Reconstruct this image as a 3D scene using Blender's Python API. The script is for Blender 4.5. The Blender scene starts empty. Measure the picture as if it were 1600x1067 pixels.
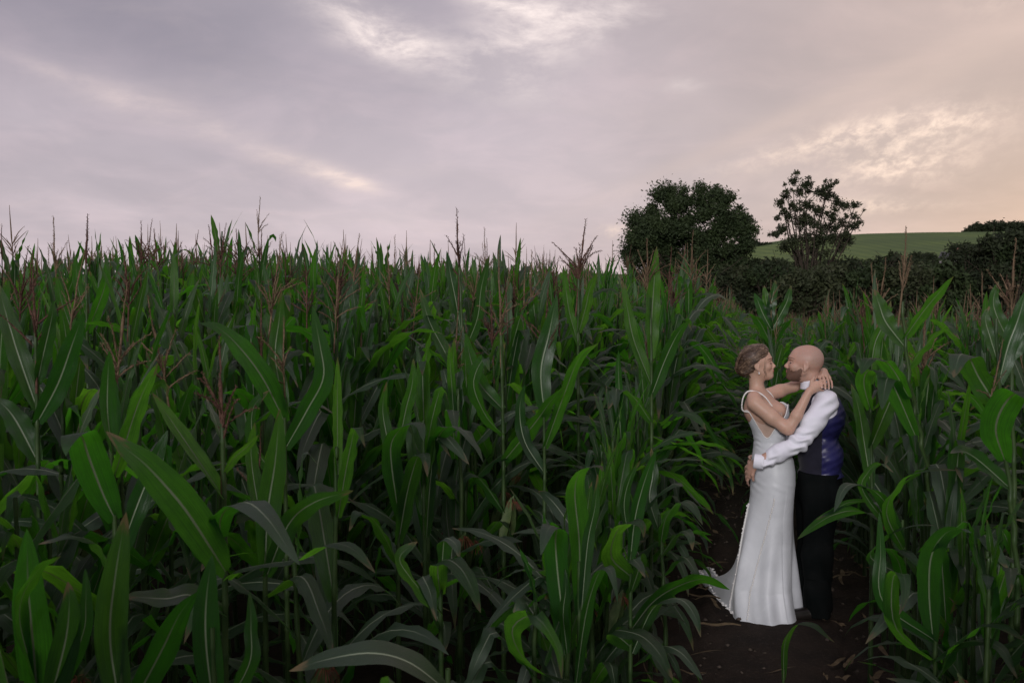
import bpy, math, random
import numpy as np
from mathutils import Vector, Matrix, Euler
R = math.radians
random.seed(7)
rng = np.random.default_rng(7)
SC = bpy.context.scene
COL = SC.collection

# ------------------------------------------------------------------ camera
CAMH, F = 2.1, 1556.0
PITCH = math.atan(85.5 / F)
cam_d = bpy.data.cameras.new('camera')
cam_d.sensor_width = 36.0
cam_d.lens = 36.0 * F / 1600.0
cam_d.clip_end = 6000
cam_d.dof.use_dof = True
cam_d.dof.focus_distance = 6.1
cam_d.dof.aperture_fstop = 8.0
cam = bpy.data.objects.new('camera', cam_d)
cam.location = (0, 0, CAMH)
cam.rotation_euler = (R(90) - PITCH, 0, 0)
COL.objects.link(cam)
SC.camera = cam

def at(px, py, Y):
    """photo pixel (1600 wide) at distance Y in front of the camera -> world point"""
    u, v = (px - 800) / F, (533.5 - py) / F
    d = Vector((u, math.cos(PITCH) + v * math.sin(PITCH), -math.sin(PITCH) + v * math.cos(PITCH)))
    return Vector((0, 0, CAMH)) + d * (Y / d.y)

def proj(p):
    d = p[1] * math.cos(PITCH) - (p[2] - CAMH) * math.sin(PITCH)
    v = p[1] * math.sin(PITCH) + (p[2] - CAMH) * math.cos(PITCH)
    if d < 0.05: return (-9999, -9999, d)
    return (800 + F * p[0] / d, 533.5 - F * v / d, d)

# ------------------------------------------------------------------ render settings
SC.view_settings.view_transform = 'Standard'
SC.view_settings.look = 'None'
SC.view_settings.gamma = 1
SC.view_settings.exposure = 0.0
SC.view_settings.use_curve_mapping = False
SC.cycles.max_bounces = 6
SC.cycles.diffuse_bounces = 1
SC.cycles.glossy_bounces = 2
SC.cycles.transmission_bounces = 4
SC.cycles.transparent_max_bounces = 6
SC.cycles.sample_clamp_indirect = 4
SC.cycles.use_denoising = True

# ------------------------------------------------------------------ node helper
class NT:
    def __init__(s, tree):
        s.t = tree; s.n = tree.nodes; s.l = tree.links
    def new(s, typ, **kw):
        nd = s.n.new(typ)
        for k, v in kw.items(): setattr(nd, k, v)
        return nd
    def put(s, sock, v):
        if v is None: return
        if isinstance(v, bpy.types.NodeSocket): s.l.new(v, sock)
        else:
            if isinstance(v, (tuple, list)) and len(v) == 3 and sock.type == 'RGBA': v = (*v, 1)
            sock.default_value = v
    def m(s, op, a, b=None, c=None, clamp=False):
        nd = s.new('ShaderNodeMath', operation=op, use_clamp=clamp)
        s.put(nd.inputs[0], a); s.put(nd.inputs[1], b)
        if c is not None: s.put(nd.inputs[2], c)
        return nd.outputs[0]
    def vm(s, op, a, b=None):
        nd = s.new('ShaderNodeVectorMath', operation=op)
        s.put(nd.inputs[0], a); s.put(nd.inputs[1], b)
        return nd.outputs[0]
    def mix(s, f, a, b, blend='MIX'):
        nd = s.new('ShaderNodeMix', data_type='RGBA', blend_type=blend)
        s.put(nd.inputs[0], f); s.put(nd.inputs[6], a); s.put(nd.inputs[7], b)
        return nd.outputs[2]
    def noise(s, vec, scale, detail=4, rough=0.5, dist=0.0):
        nd = s.new('ShaderNodeTexNoise')
        if vec is not None: s.put(nd.inputs['Vector'], vec)
        s.put(nd.inputs['Scale'], scale); s.put(nd.inputs['Detail'], detail)
        s.put(nd.inputs['Roughness'], rough); s.put(nd.inputs['Distortion'], dist)
        return nd.outputs[0]
    def ramp(s, f, stops):
        nd = s.new('ShaderNodeValToRGB')
        s.put(nd.inputs[0], f)
        cr = nd.color_ramp
        while len(cr.elements) < len(stops): cr.elements.new(0.5)
        for e, (p, c) in zip(cr.elements, stops):
            e.position = p; e.color = (*c, 1) if len(c) == 3 else c
        return nd.outputs[0]
    def sstep(s, x, a, b):
        nd = s.new('ShaderNodeMapRange', interpolation_type='SMOOTHSTEP')
        s.put(nd.inputs[0], x); nd.inputs[1].default_value = a; nd.inputs[2].default_value = b
        return nd.outputs[0]

# ------------------------------------------------------------------ sky
world = bpy.data.worlds.new('World')
SC.world = world
world.use_nodes = True
W = NT(world.node_tree)
W.n.clear()
tc = W.new('ShaderNodeTexCoord')
dirv = W.vm('NORMALIZE', tc.outputs['Generated'])
sep = W.new('ShaderNodeSeparateXYZ'); W.put(sep.inputs[0], dirv)
dx, dy, dz = sep.outputs
az = W.m('ARCTAN2', dx, dy)                    # 0 = ahead, + = right
el = W.m('ARCSINE', dz)
D2 = lambda px, py: ((math.atan((px - 800) / F)), math.atan((448 - py) / F))
# cloud-layer coordinates: direction projected onto a high flat sheet
zz = W.m('ADD', W.m('MAXIMUM', dz, 0.0), 0.16)
cx = W.m('DIVIDE', dx, zz); cy = W.m('DIVIDE', dy, zz)
cmb = W.new('ShaderNodeCombineXYZ'); W.put(cmb.inputs[0], cx); W.put(cmb.inputs[1], W.m('MULTIPLY', cy, 0.8))
cvec = cmb.outputs[0]
# broad tone: mauve ahead and left, warm towards the sunset on the right
warm = W.sstep(W.m('ADD', az, W.m('MULTIPLY', el, 0.10)), -0.05, 0.50)
hi_ = W.sstep(el, 0.40, 1.3)
far_side = W.sstep(W.m('ABSOLUTE', az), 0.9, 2.6)
warm = W.m('MULTIPLY', warm, W.m('SUBTRACT', 1.0, far_side))
up = W.sstep(el, 0.0, 0.32)
cool_c = W.mix(up, (0.540, 0.475, 0.520), (0.395, 0.355, 0.405))
warm_c = W.mix(up, (0.540, 0.445, 0.420), (0.465, 0.380, 0.360))
base = W.mix(warm, cool_c, warm_c)
# soft billow variation
n1 = W.noise(cvec, 0.55, 5, 0.55, 0.4)
n1s = W.sstep(n1, 0.30, 0.72)
base = W.mix(n1s, W.mix(0.55, base, W.vm('MULTIPLY', base, (0.70, 0.70, 0.74))), W.vm('MULTIPLY', base, (1.18, 1.15, 1.14)))
mot = W.noise(ae.outputs[0] if False else cvec, 2.6, 7, 0.62, 0.5)
base = W.mix(W.m('MULTIPLY', W.sstep(mot, 0.40, 0.70), 0.55), base, W.vm('MULTIPLY', base, (1.20, 1.15, 1.13)))
# darker cloud at top-left
mapn = W.new('ShaderNodeMapping'); W.put(mapn.inputs[0], cvec)
mapn.inputs['Rotation'].default_value = (0, 0, R(-30)); mapn.inputs['Scale'].default_value = (1.0, 2.6, 1)
n2 = W.noise(mapn.outputs[0], 0.9, 6, 0.6, 0.6)
wisp = W.sstep(n2, 0.50, 0.72)
def blob(px, py, rx, ry, rot):
    a0, e0 = D2(px, py)
    a = W.m('SUBTRACT', az, a0); e = W.m('SUBTRACT', el, e0)
    c, s_ = math.cos(R(rot)), math.sin(R(rot))
    u = W.m('DIVIDE', W.m('ADD', W.m('MULTIPLY', a, c), W.m('MULTIPLY', e, s_)), rx / F)
    v = W.m('DIVIDE', W.m('SUBTRACT', W.m('MULTIPLY', e, c), W.m('MULTIPLY', a, s_)), ry / F)
    r2 = W.m('ADD', W.m('MULTIPLY', u, u), W.m('MULTIPLY', v, v))
    return W.m('EXPONENT', W.m('MULTIPLY', r2, -1.0))
ae = W.new('ShaderNodeCombineXYZ'); W.put(ae.inputs[0], az); W.put(ae.inputs[1], W.m('MULTIPLY', el, 2.4))
ae2 = W.new('ShaderNodeCombineXYZ'); W.put(ae2.inputs[0], W.m('ADD', az, W.m('MULTIPLY', el, -0.4))); W.put(ae2.inputs[1], W.m('MULTIPLY', el, 1.5))
fil = W.noise(ae.outputs[0], 11.0, 8, 0.66, 0.25)
fil = W.sstep(fil, 0.34, 0.72)
fil2 = W.noise(ae2.outputs[0], 46.0, 6, 0.66, 0.2)
fil2 = W.sstep(fil2, 0.38, 0.70)
def acc(lst):
    o = lst[0]
    for x in lst[1:]: o = W.m('ADD', o, x)
    return o
streaks = acc([W.m('MULTIPLY', blob(225, 185, 95, 20, -14), .6), W.m('MULTIPLY', blob(60, 138, 60, 9, -16), .3), W.m('MULTIPLY', blob(360, 225, 90, 16, -20), .3), blob(480, 266, 80, 14, -16), blob(545, 287, 45, 12, -14), blob(548, 288, 30, 8, -14)])
pinks = acc([blob(570, 40, 110, 36, -30), blob(625, 80, 75, 20, -6), W.m('MULTIPLY', blob(790, 125, 80, 36, -15), .55), blob(840, 48, 105, 46, 15), blob(790, 15, 70, 14, -10), W.m('MULTIPLY', blob(960, 30, 120, 40, 20), .5), W.m('MULTIPLY', blob(1060, 142, 30, 10, 0), .5)])
golds = acc([blob(1395, 278, 75, 24, 5), blob(1290, 232, 130, 16, 14), blob(1490, 214, 60, 14, 4), blob(1410, 240, 110, 40, 5), blob(1580, 10, 60, 30, 30),
             blob(980, 362, 45, 9, 0), blob(1350, 330, 90, 10, 0)])
rays = acc([blob(1450, 150, 330, 22, 25), blob(1250, 190, 300, 16, 22)])
base = W.mix(W.m('MULTIPLY', W.m('ADD', blob(60, 30, 330, 130, -8), W.m('MULTIPLY', blob(330, 110, 180, 50, -12), .5)), 0.55, clamp=True), base, W.vm('MULTIPLY', base, (0.62, 0.64, 0.70)))
sky = W.mix(W.m('MULTIPLY', wisp, 0.12), base, (0.60, 0.50, 0.48))
sky = W.mix(W.m('MULTIPLY', W.m('MULTIPLY', streaks, W.m('ADD', W.m('MULTIPLY', fil, 0.85), 0.22)), 0.80, clamp=True), sky, (0.84, 0.68, 0.64))
sky = W.mix(W.m('MULTIPLY', W.m('MULTIPLY', pinks, W.m('ADD', W.m('MULTIPLY', fil, 0.9), 0.16)), 0.88, clamp=True), sky, (0.93, 0.80, 0.77))
sky = W.mix(W.m('MULTIPLY', rays, 0.28, clamp=True), sky, (0.70, 0.54, 0.48))
sky = W.mix(W.m('MULTIPLY', W.m('MULTIPLY', golds, W.m('ADD', W.m('MULTIPLY', fil2, 0.8), 0.14)), 0.72, clamp=True), sky, (0.95, 0.75, 0.64))
sky = W.mix(hi_, sky, W.vm('MULTIPLY', sky, (1.35, 1.35, 1.38)))
below = W.sstep(el, -0.10, -0.02)
sky = W.mix(below, (0.03, 0.04, 0.03), sky)
SUN_EL, SUN_AZ = R(15), R(194)       # soft low light from behind the camera, along the path
nish = W.new('ShaderNodeTexSky', sky_type='NISHITA'); nish.sun_disc = False
nish.sun_elevation = R(4); nish.sun_rotation = R(40)
bg = W.new('ShaderNodeBackground'); W.put(bg.inputs[0], sky); bg.inputs[1].default_value = 1.07
bg2 = W.new('ShaderNodeBackground'); W.put(bg2.inputs[0], nish.outputs[0]); bg2.inputs[1].default_value = 0.01
ads = W.new('ShaderNodeAddShader'); W.put(ads.inputs[0], bg.outputs[0]); W.put(ads.inputs[1], bg2.outputs[0])
wo = W.new('ShaderNodeOutputWorld'); W.put(wo.inputs[0], ads.outputs[0])

sun_d = bpy.data.lights.new('sun', 'SUN'); sun_d.energy = 1.6; sun_d.angle = R(8); sun_d.color = (1.0, 0.96, 0.97)
sun = bpy.data.objects.new('sun', sun_d)
sv = Vector((math.sin(SUN_AZ) * math.cos(SUN_EL), math.cos(SUN_AZ) * math.cos(SUN_EL), math.sin(SUN_EL)))
sun.rotation_euler = sv.to_track_quat('Z', 'Y').to_euler()
COL.objects.link(sun)

# ------------------------------------------------------------------ mesh helpers
def tag(o, label=None, cat=None, group=None, kind=None):
    if label: o['label'] = label
    if cat: o['category'] = cat
    if group: o['group'] = group
    if kind: o['kind'] = kind
    return o
def link(o, parent=None):
    COL.objects.link(o)
    if parent is not None: o.parent = parent
    return o
def empty(name, loc=(0, 0, 0), rot=(0, 0, 0)):
    o = bpy.data.objects.new(name, None); o.location = loc; o.rotation_euler = rot
    o.empty_display_size = 0.1
    return link(o)
def np_mesh(name, V, Fc, mats=(), uv=None, smooth=True, mi=None):
    """V (n,3); Fc list of arrays (m,k) or one array; uv per vertex"""
    if not isinstance(Fc, list): Fc = [Fc]
    V = np.asarray(V, dtype=np.float32)
    me = bpy.data.meshes.new(name)
    me.vertices.add(len(V)); me.vertices.foreach_set('co', V.ravel())
    loops = np.concatenate([np.asarray(f, dtype=np.int32).ravel() for f in Fc])
    tot = np.concatenate([np.full(len(f), np.asarray(f).shape[1], dtype=np.int32) for f in Fc])
    start = np.concatenate([[0], np.cumsum(tot)[:-1]]).astype(np.int32)
    me.loops.add(len(loops)); me.loops.foreach_set('vertex_index', loops)
    me.polygons.add(len(tot)); me.polygons.foreach_set('loop_start', start); me.polygons.foreach_set('loop_total', tot)
    if uv is not None:
        l = me.uv_layers.new(name='UVMap')
        l.data.foreach_set('uv', np.asarray(uv, dtype=np.float32)[loops].ravel())
    for m_ in mats: me.materials.append(m_)
    if mi is not None: me.polygons.foreach_set('material_index', np.asarray(mi, dtype=np.int32))
    me.update(calc_edges=True)
    me.validate()
    if smooth: me.polygons.foreach_set('use_smooth', np.ones(len(me.polygons), dtype=bool))
    return me
def mobj(name, me, parent=None):
    return link(bpy.data.objects.new(name, me), parent)
class Acc:
    """collects tris and quads"""
    def __init__(s): s.V = []; s.T = []; s.Q = []; s.U = []; s.n = 0
    def add(s, V, Q=None, T=None, U=None):
        V = np.asarray(V, float)
        s.V.append(V)
        if Q is not None and len(Q): s.Q.append(np.asarray(Q) + s.n)
        if T is not None and len(T): s.T.append(np.asarray(T) + s.n)
        s.U.append(np.zeros((len(V), 2)) if U is None else np.asarray(U, float))
        s.n += len(V)
    def mesh(s, name, mats, smooth=True):
        Fc = []
        if s.Q: Fc.append(np.concatenate(s.Q))
        if s.T: Fc.append(np.concatenate(s.T))
        return np_mesh(name, np.concatenate(s.V), Fc, mats, np.concatenate(s.U), smooth)
def tube(P, rad, sides=6, cap=True):
    P = np.asarray(P, float); n = len(P)
    rad = np.broadcast_to(np.asarray(rad, float), (n,))
    T = np.gradient(P, axis=0); T /= np.linalg.norm(T, axis=1)[:, None] + 1e-9
    ref = np.array([1.0, 0, 0]) if abs(T[0][0]) < 0.9 else np.array([0, 1.0, 0])
    V = []
    for i in range(n):
        a = ref - T[i] * ref.dot(T[i]); a /= np.linalg.norm(a) + 1e-9; ref = a
        b = np.cross(T[i], a)
        th = np.linspace(0, 2 * np.pi, sides, endpoint=False)
        V.append(P[i] + rad[i] * (np.cos(th)[:, None] * a + np.sin(th)[:, None] * b))
    V = np.concatenate(V); Q = []
    for i in range(n - 1):
        for j in range(sides):
            k = (j + 1) % sides
            Q.append((i * sides + j, i * sides + k, (i + 1) * sides + k, (i + 1) * sides + j))
    U = np.zeros((len(V), 2)); U[:, 1] = np.repeat(np.linspace(0, 1, n), sides); U[:, 0] = np.tile(np.linspace(0, 1, sides), n)
    return V, np.array(Q), U

# ------------------------------------------------------------------ materials
def mat(name):
    m_ = bpy.data.materials.new(name); m_.use_nodes = True
    N = NT(m_.node_tree); N.n.clear()
    N.out = N.new('ShaderNodeOutputMaterial')
    return m_, N
def principled(N, col, rough, spec=0.5, bump=None, bstr=0.3, bdist=0.01, **kw):
    p = N.new('ShaderNodeBsdfPrincipled')
    N.put(p.inputs['Base Color'], col); N.put(p.inputs['Roughness'], rough)
    N.put(p.inputs['Specular IOR Level'], spec)
    for k, v in kw.items(): N.put(p.inputs[k.replace('_', ' ')], v)
    if bump is not None:
        b = N.new('ShaderNodeBump'); b.inputs['Strength'].default_value = bstr; b.inputs['Distance'].default_value = bdist
        N.put(b.inputs['Height'], bump); N.put(p.inputs['Normal'], b.outputs[0])
    return p
def finish(N, sh): N.put(N.out.inputs[0], sh.outputs[0] if hasattr(sh, 'outputs') else sh)

def leaf_mat():
    m_, N = mat('maize_leaf')
    uvn = N.new('ShaderNodeUVMap'); s = N.new('ShaderNodeSeparateXYZ'); N.put(s.inputs[0], uvn.outputs[0])
    u, v = s.outputs[0], s.outputs[1]
    oi = N.new('ShaderNodeObjectInfo'); rnd = oi.outputs['Random']
    d = N.m('ABSOLUTE', N.m('SUBTRACT', u, 0.5))
    rib = N.m('SUBTRACT', 1.0, N.sstep(d, 0.016, 0.048))
    rib = N.m('MULTIPLY', rib, N.m('SUBTRACT', 1.0, N.sstep(v, 0.55, 0.98)))
    g = N.new('ShaderNodeNewGeometry')
    tcn = N.new('ShaderNodeTexCoord')
    cb = N.new('ShaderNodeCombineXYZ'); N.put(cb.inputs[0], N.m('MULTIPLY', u, 60.0)); N.put(cb.inputs[1], N.m('MULTIPLY', v, 1.5)); N.put(cb.inputs[2], N.m('MULTIPLY', rnd, 37.0))
    vein = N.noise(cb.outputs[0], 1.0, 3, 0.6)
    cb2 = N.new('ShaderNodeCombineXYZ'); N.put(cb2.inputs[0], N.m('MULTIPLY', u, 2.5)); N.put(cb2.inputs[1], N.m('MULTIPLY', v, 7.0)); N.put(cb2.inputs[2], N.m('MULTIPLY', rnd, 91.0))
    blot = N.noise(cb2.outputs[0], 1.0, 5, 0.65)
    col = N.mix(rnd, (0.0055, 0.0220, 0.0075), (0.0095, 0.0290, 0.0120))
    col = N.mix(N.sstep(blot, 0.35, 0.75), col, (0.013, 0.036, 0.011))
    col = N.mix(N.m('MULTIPLY', N.sstep(vein, 0.45, 0.7), 0.60), col, (0.026, 0.052, 0.028))
    # dry, torn tips and edges on some leaves
    dry = N.m('MULTIPLY', N.sstep(N.m('ADD', v, N.m('MULTIPLY', N.m('SUBTRACT', blot, 0.5), 0.45)), 0.90, 1.0), N.sstep(rnd, 0.25, 0.5))
    col = N.mix(dry, col, (0.16, 0.115, 0.05))
    spots = N.sstep(N.noise(cb2.outputs[0], 9.0, 2, 0.5), 0.70, 0.76)
    col = N.mix(N.m('MULTIPLY', spots, 0.5), col, (0.13, 0.12, 0.05))
    col = N.mix(N.m('MULTIPLY', rib, 0.85), col, (0.30, 0.38, 0.24))
    back = g.outputs['Backfacing']
    col = N.mix(N.m('MULTIPLY', back, 0.30), col, (0.020, 0.038, 0.020))
    rough = N.m('ADD', N.m('ADD', 0.30, N.m('MULTIPLY', back, 0.16)), N.m('MULTIPLY', blot, 0.12))
    bump = N.m('ADD', vein, N.m('MULTIPLY', rib, -1.2))
    p = principled(N, col, rough, 0.60, bump, 0.6, 0.0015)
    tr = N.new('ShaderNodeBsdfTranslucent')
    tcol = N.mix(rnd, (0.095, 0.50, 0.018), (0.24, 0.66, 0.035))
    tcol = N.mix(N.m('MULTIPLY', N.sstep(blot, 0.35, 0.7), 0.45), tcol, (0.05, 0.22, 0.012))
    tcol = N.mix(N.m('MULTIPLY', N.sstep(vein, 0.4, 0.65), 0.55), tcol, (0.04, 0.16, 0.01))
    tcol = N.mix(N.m('MAXIMUM', rib, dry), tcol, (0.10, 0.13, 0.04))
    N.put(tr.inputs[0], tcol)
    mx = N.new('ShaderNodeMixShader'); N.put(mx.inputs[0], N.m('ADD', 0.27, N.m('MULTIPLY', N.m('POWER', N.m('FRACT', N.m('MULTIPLY', rnd, 7.31)), 1.6), 0.38)))
    N.put(mx.inputs[1], p.outputs[0]); N.put(mx.inputs[2], tr.outputs[0])
    finish(N, mx); return m_
def simple(name, c1, c2, rough=0.6, spec=0.4, scale=20, bstr=0.3, bdist=0.004, detail=5, **kw):
    m_, N = mat(name)
    t = N.new('ShaderNodeTexCoord'); n = N.noise(t.outputs['Object'], scale, detail, 0.6)
    oi = N.new('ShaderNodeObjectInfo')
    f = N.m('ADD', N.m('MULTIPLY', N.sstep(n, 0.3, 0.7), 0.75), N.m('MULTIPLY', oi.outputs['Random'], 0.25))
    p = principled(N, N.mix(f, c1, c2), rough, spec, n, bstr, bdist, **kw)
    finish(N, p); return m_
M_LEAF = leaf_mat()
M_STALK = simple('maize_stalk', (0.018, 0.045, 0.012), (0.045, 0.078, 0.022), 0.45, 0.4, 12)
M_TASSEL = simple('maize_tassel', (0.045, 0.022, 0.018), (0.13, 0.070, 0.048), 0.8, 0.2, 60)
M_TASSEL2 = simple('maize_tassel_straw', (0.10, 0.065, 0.040), (0.20, 0.14, 0.085), 0.8, 0.2, 60)
M_HUSK = simple('maize_husk', (0.035, 0.07, 0.018), (0.085, 0.115, 0.04), 0.6, 0.3, 30)
M_SILK = simple('maize_silk', (0.10, 0.025, 0.018), (0.22, 0.08, 0.04), 0.6, 0.3, 60)
M_TREE = simple('tree_foliage', (0.014, 0.026, 0.009), (0.036, 0.056, 0.018), 0.7, 0.25, 0.8)
M_TREE2 = simple('ash_foliage', (0.018, 0.026, 0.011), (0.045, 0.055, 0.022), 0.7, 0.25, 0.8)
M_HEDGE = simple('hedge_foliage', (0.011, 0.018, 0.009), (0.028, 0.038, 0.015), 0.75, 0.2, 0.5)
M_BARK = simple('bark', (0.03, 0.024, 0.018), (0.07, 0.055, 0.04), 0.9, 0.2, 14, 0.6, 0.02)
# ------------------------------------------------------------------ terrain
def sst(x, a, b):
    t = np.clip((np.asarray(x, float) - a) / (b - a), 0, 1); return t * t * (3 - 2 * t)
def ground_z(x, y):
    """the field falls away gently to the right and ahead, then the valley"""
    return -1.45 * sst(x, 2.0, 15.0) * sst(y, 7.0, 46.0) - 0.60 * sst(x, 0.9, 4.0) * sst(y, 6.8, 14)
CP = [(-4000, -6), (-600, -4), (700, 2), (860, 8), (900, 16), (960, 19), (1010, 20), (1100, 44), (1130, 58), (1180, 63), (1250, 73), (1350, 78.5), (1450, 80.5), (1545, 81), (1700, 84), (2400, 70), (6000, 20)]
def hill_z(x, y):
    az_ = np.arctan2(x, y); r = np.hypot(x, y)
    px = 800 + F * np.tan(np.clip(az_, -1.3, 1.3))
    crest = np.interp(px, [c[0] for c in CP], [c[1] for c in CP])
    rc = 520.0 / np.clip(np.cos(az_), 0.35, 1)
    zc = CAMH + crest / F * 520.0
    base = -3.5
    up_ = sst(r, 150, rc); z = base + (zc - base) * up_ ** 0.9
    z = z - sst(r, rc, 1500) * 25
    z += 0.8 * np.sin(x * 0.013 + 1) * np.sin(y * 0.011) * sst(r, 150, 300) * (1 - sst(r, 380, 500))
    return z
def build_terrain():
    # one sheet: fine near, coarse far (polar grid)
    rr = np.concatenate([np.linspace(0.0, 14, 70), np.geomspace(14.3, 110, 60), np.geomspace(115, 560, 60), np.geomspace(590, 4000, 22)])
    th = np.concatenate([np.linspace(-0.75, 0.75, 240), np.linspace(0.78, 2 * np.pi - 0.78, 90)])
    RR, TH = np.meshgrid(rr, th, indexing='ij')
    X = RR * np.sin(TH); Y = RR * np.cos(TH)
    Zn = ground_z(X, Y); Zh = hill_z(X, Y)
    w = sst(RR, 95, 160)
    Z = Zn * (1 - w) + np.where(np.cos(TH) > 0.1, Zh, Zn - 2) * w
    near = 1 - sst(RR, 9, 14)
    # clods and wheel-worn ripple on the bare earth
    rs = np.random.default_rng(3)
    nz = np.zeros_like(Z)
    for k in range(40):
        f_ = rs.uniform(4, 22); a = rs.uniform(0, 6.28)
        nz += np.sin((X * math.cos(a) + Y * math.sin(a)) * f_ + rs.uniform(0, 6)) / f_
    Z = Z + nz * 0.022 * near
    n0, n1 = RR.shape
    V = np.stack([X, Y, Z], -1).reshape(-1, 3)
    i, j = np.meshgrid(np.arange(n0 - 1), np.arange(n1), indexing='ij')
    k = (j + 1) % n1
    Q = np.stack([i * n1 + j, (i + 1) * n1 + j, (i + 1) * n1 + k, i * n1 + k], -1).reshape(-1, 4)
    m_, N = mat('field_ground')
    t = N.new('ShaderNodeTexCoord'); pos = t.outputs['Object']
    ln = N.new('ShaderNodeVectorMath', operation='LENGTH'); N.put(ln.inputs[0], pos)
    r = ln.outputs['Value']
    nA = N.noise(pos, 3.0, 8, 0.65); nB = N.noise(pos, 40.0, 5, 0.6); nC = N.noise(pos, 160.0, 3, 0.5)
    soil = N.mix(N.sstep(nA, 0.3, 0.7), (0.014, 0.010, 0.0075), (0.032, 0.021, 0.015))
    soil = N.mix(N.m('MULTIPLY', N.sstep(nB, 0.5, 0.7), 0.5), soil, (0.058, 0.041, 0.030))
    soil = N.mix(N.sstep(nC, 0.72, 0.76), soil, (0.10, 0.085, 0.07))
    # far pasture: broad soft bands, mown lines, darker patches
    mp = N.new('ShaderNodeMapping'); N.put(mp.inputs[0], pos); mp.inputs['Rotation'].default_value = (0, 0, R(24)); mp.inputs['Scale'].default_value = (0.004, 0.022, 0.01)
    pA = N.noise(mp.outputs[0], 1.0, 5, 0.55); pB = N.noise(pos, 0.02, 6, 0.6)
    wv = N.new('ShaderNodeTexWave'); N.put(wv.inputs['Vector'], pos); wv.inputs['Scale'].default_value = 0.055; wv.inputs['Distortion'].default_value = 1.5; wv.inputs['Detail'].default_value = 2
    gr = N.mix(N.sstep(pA, 0.35, 0.65), (0.068, 0.115, 0.030), (0.130, 0.185, 0.050))
    gr = N.mix(N.m('MULTIPLY', N.sstep(pB, 0.4, 0.7), 0.75), gr, (0.060, 0.095, 0.040))
    gr = N.mix(N.m('MULTIPLY', wv.outputs[1], 0.42), gr, (0.035, 0.075, 0.025))
    col = N.mix(N.sstep(r, 100, 125), soil, gr)
    bump = N.m('ADD', N.m('ADD', nA, N.m('MULTIPLY', nB, 0.5)), N.m('MULTIPLY', nC, 0.2))
    p = principled(N, col, 0.92, 0.2, bump, 0.9, 0.03)
    finish(N, p)
    o = mobj('ground', np_mesh('ground', V, Q, [m_]))
    tag(o, 'dark bare earth under the maize, running on to the green hillside', None, None, 'structure')
    # the trodden path: a slightly sunk strip of earth between two rows
    n_s, n_l = 200, 26
    s = np.linspace(-3.0, 40, n_s); l = np.linspace(-0.42, 0.58, n_l)
    S, L_ = np.meshgrid(s, l, indexing='ij')
    X = S * SA + L_ * CA; Y = S * CA - L_ * SA
    edge = np.clip(np.minimum(L_ + 0.42, 0.58 - L_) / 0.12, 0, 1)
    Z = ground_z(X, Y) + 0.006 + 0.030 * edge * 0 + 0.012 * np.sin(L_ * 9)
    nz = np.zeros_like(Z)
    for k in range(50):
        f_ = rs.uniform(6, 60); a = rs.uniform(0, 6.28)
        nz += np.sin((X * math.cos(a) + Y * math.sin(a)) * f_ + rs.uniform(0, 6)) / f_
    Z += 0.035 * edge + nz * 0.02 * edge - 0.06 * (1 - edge)
    V = np.stack([X, Y, Z], -1).reshape(-1, 3)
    i, j = np.meshgrid(np.arange(n_s - 1), np.arange(n_l - 1), indexing='ij')
    Q = np.stack([i * n_l + j, i * n_l + j + 1, (i + 1) * n_l + j + 1, (i + 1) * n_l + j], -1).reshape(-1, 4)
    o = mobj('path', np_mesh('path', V, Q, [m_]))
    tag(o, 'trodden brown earth path between two maize rows', None, None, 'structure')
    # small stones and clods
    A = Acc()
    for k in range(700):
        s_ = rs.uniform(3.5, 16); l_ = rs.uniform(-0.6, 0.75)
        x = s_ * SA + l_ * CA; y = s_ * CA - l_ * SA; q = rs.uniform(0.004, 0.018) * (1 if rs.random() < .9 else 1.7)
        v = rs.normal(size=(6, 3)) * 0.15 + np.array([[1, 0, 0], [-1, 0, 0], [0, 1, 0], [0, -1, 0], [0, 0, .7], [0, 0, -.7]])
        A.add(v * q + [x, y, float(ground_z(x, y)) + 0.038 + q * 0.3], T=[(0, 2, 4), (2, 1, 4), (1, 3, 4), (3, 0, 4), (2, 0, 5), (1, 2, 5), (3, 1, 5), (0, 3, 5)])
    # fallen dry leaf blades and stalk litter
    B_ = Acc()
    for k in range(170):
        s_ = rs.uniform(3.5, 14); l_ = rs.choice([rs.uniform(-.62, -.2), rs.uniform(.35, .78), rs.uniform(-.6, .8)])
        x = s_ * SA + l_ * CA; y = s_ * CA - l_ * SA; a = rs.uniform(0, 6.28); L_ = rs.uniform(.06, .28); w_ = rs.uniform(.006, .022)
        t = np.linspace(0, 1, 7); bend = rs.normal() * .35
        px_ = x + L_ * (t * math.cos(a) - bend * t * t * math.sin(a)); py_ = y + L_ * (t * math.sin(a) + bend * t * t * math.cos(a))
        pz_ = ground_z(px_, py_) + .052 + np.abs(np.sin(t * rs.uniform(2, 6) + rs.uniform(0, 3))) * .018
        wv_ = w_ * np.sin(np.pi * np.clip(t * .9 + .08, 0, 1)); nx, ny = -math.sin(a), math.cos(a)
        V_ = np.stack([np.stack([px_ + nx * wv_, py_ + ny * wv_, pz_ + .004], 1), np.stack([px_ - nx * wv_, py_ - ny * wv_, pz_ + rs.uniform(-.003, .008)], 1)], 1).reshape(-1, 3)
        B_.add(V_, Q=[(2 * i_, 2 * i_ + 1, 2 * i_ + 3, 2 * i_ + 2) for i_ in range(6)])
    tag(mobj('leaf_litter', B_.mesh('leaf_litter', [simple('dry_leaf', (0.06, 0.042, 0.024), (0.15, 0.11, 0.065), 0.8, 0.2, 20)])), 'dry fallen leaf blades lying on the earth path', None, None, 'stuff')
    o = mobj('gravel', A.mesh('gravel', [simple('stone', (0.035, 0.027, 0.02), (0.09, 0.07, 0.055), 0.9, 0.3, 30)], False))
    tag(o, 'small stones and clods scattered on the earth path', None, None, 'stuff')
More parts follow.
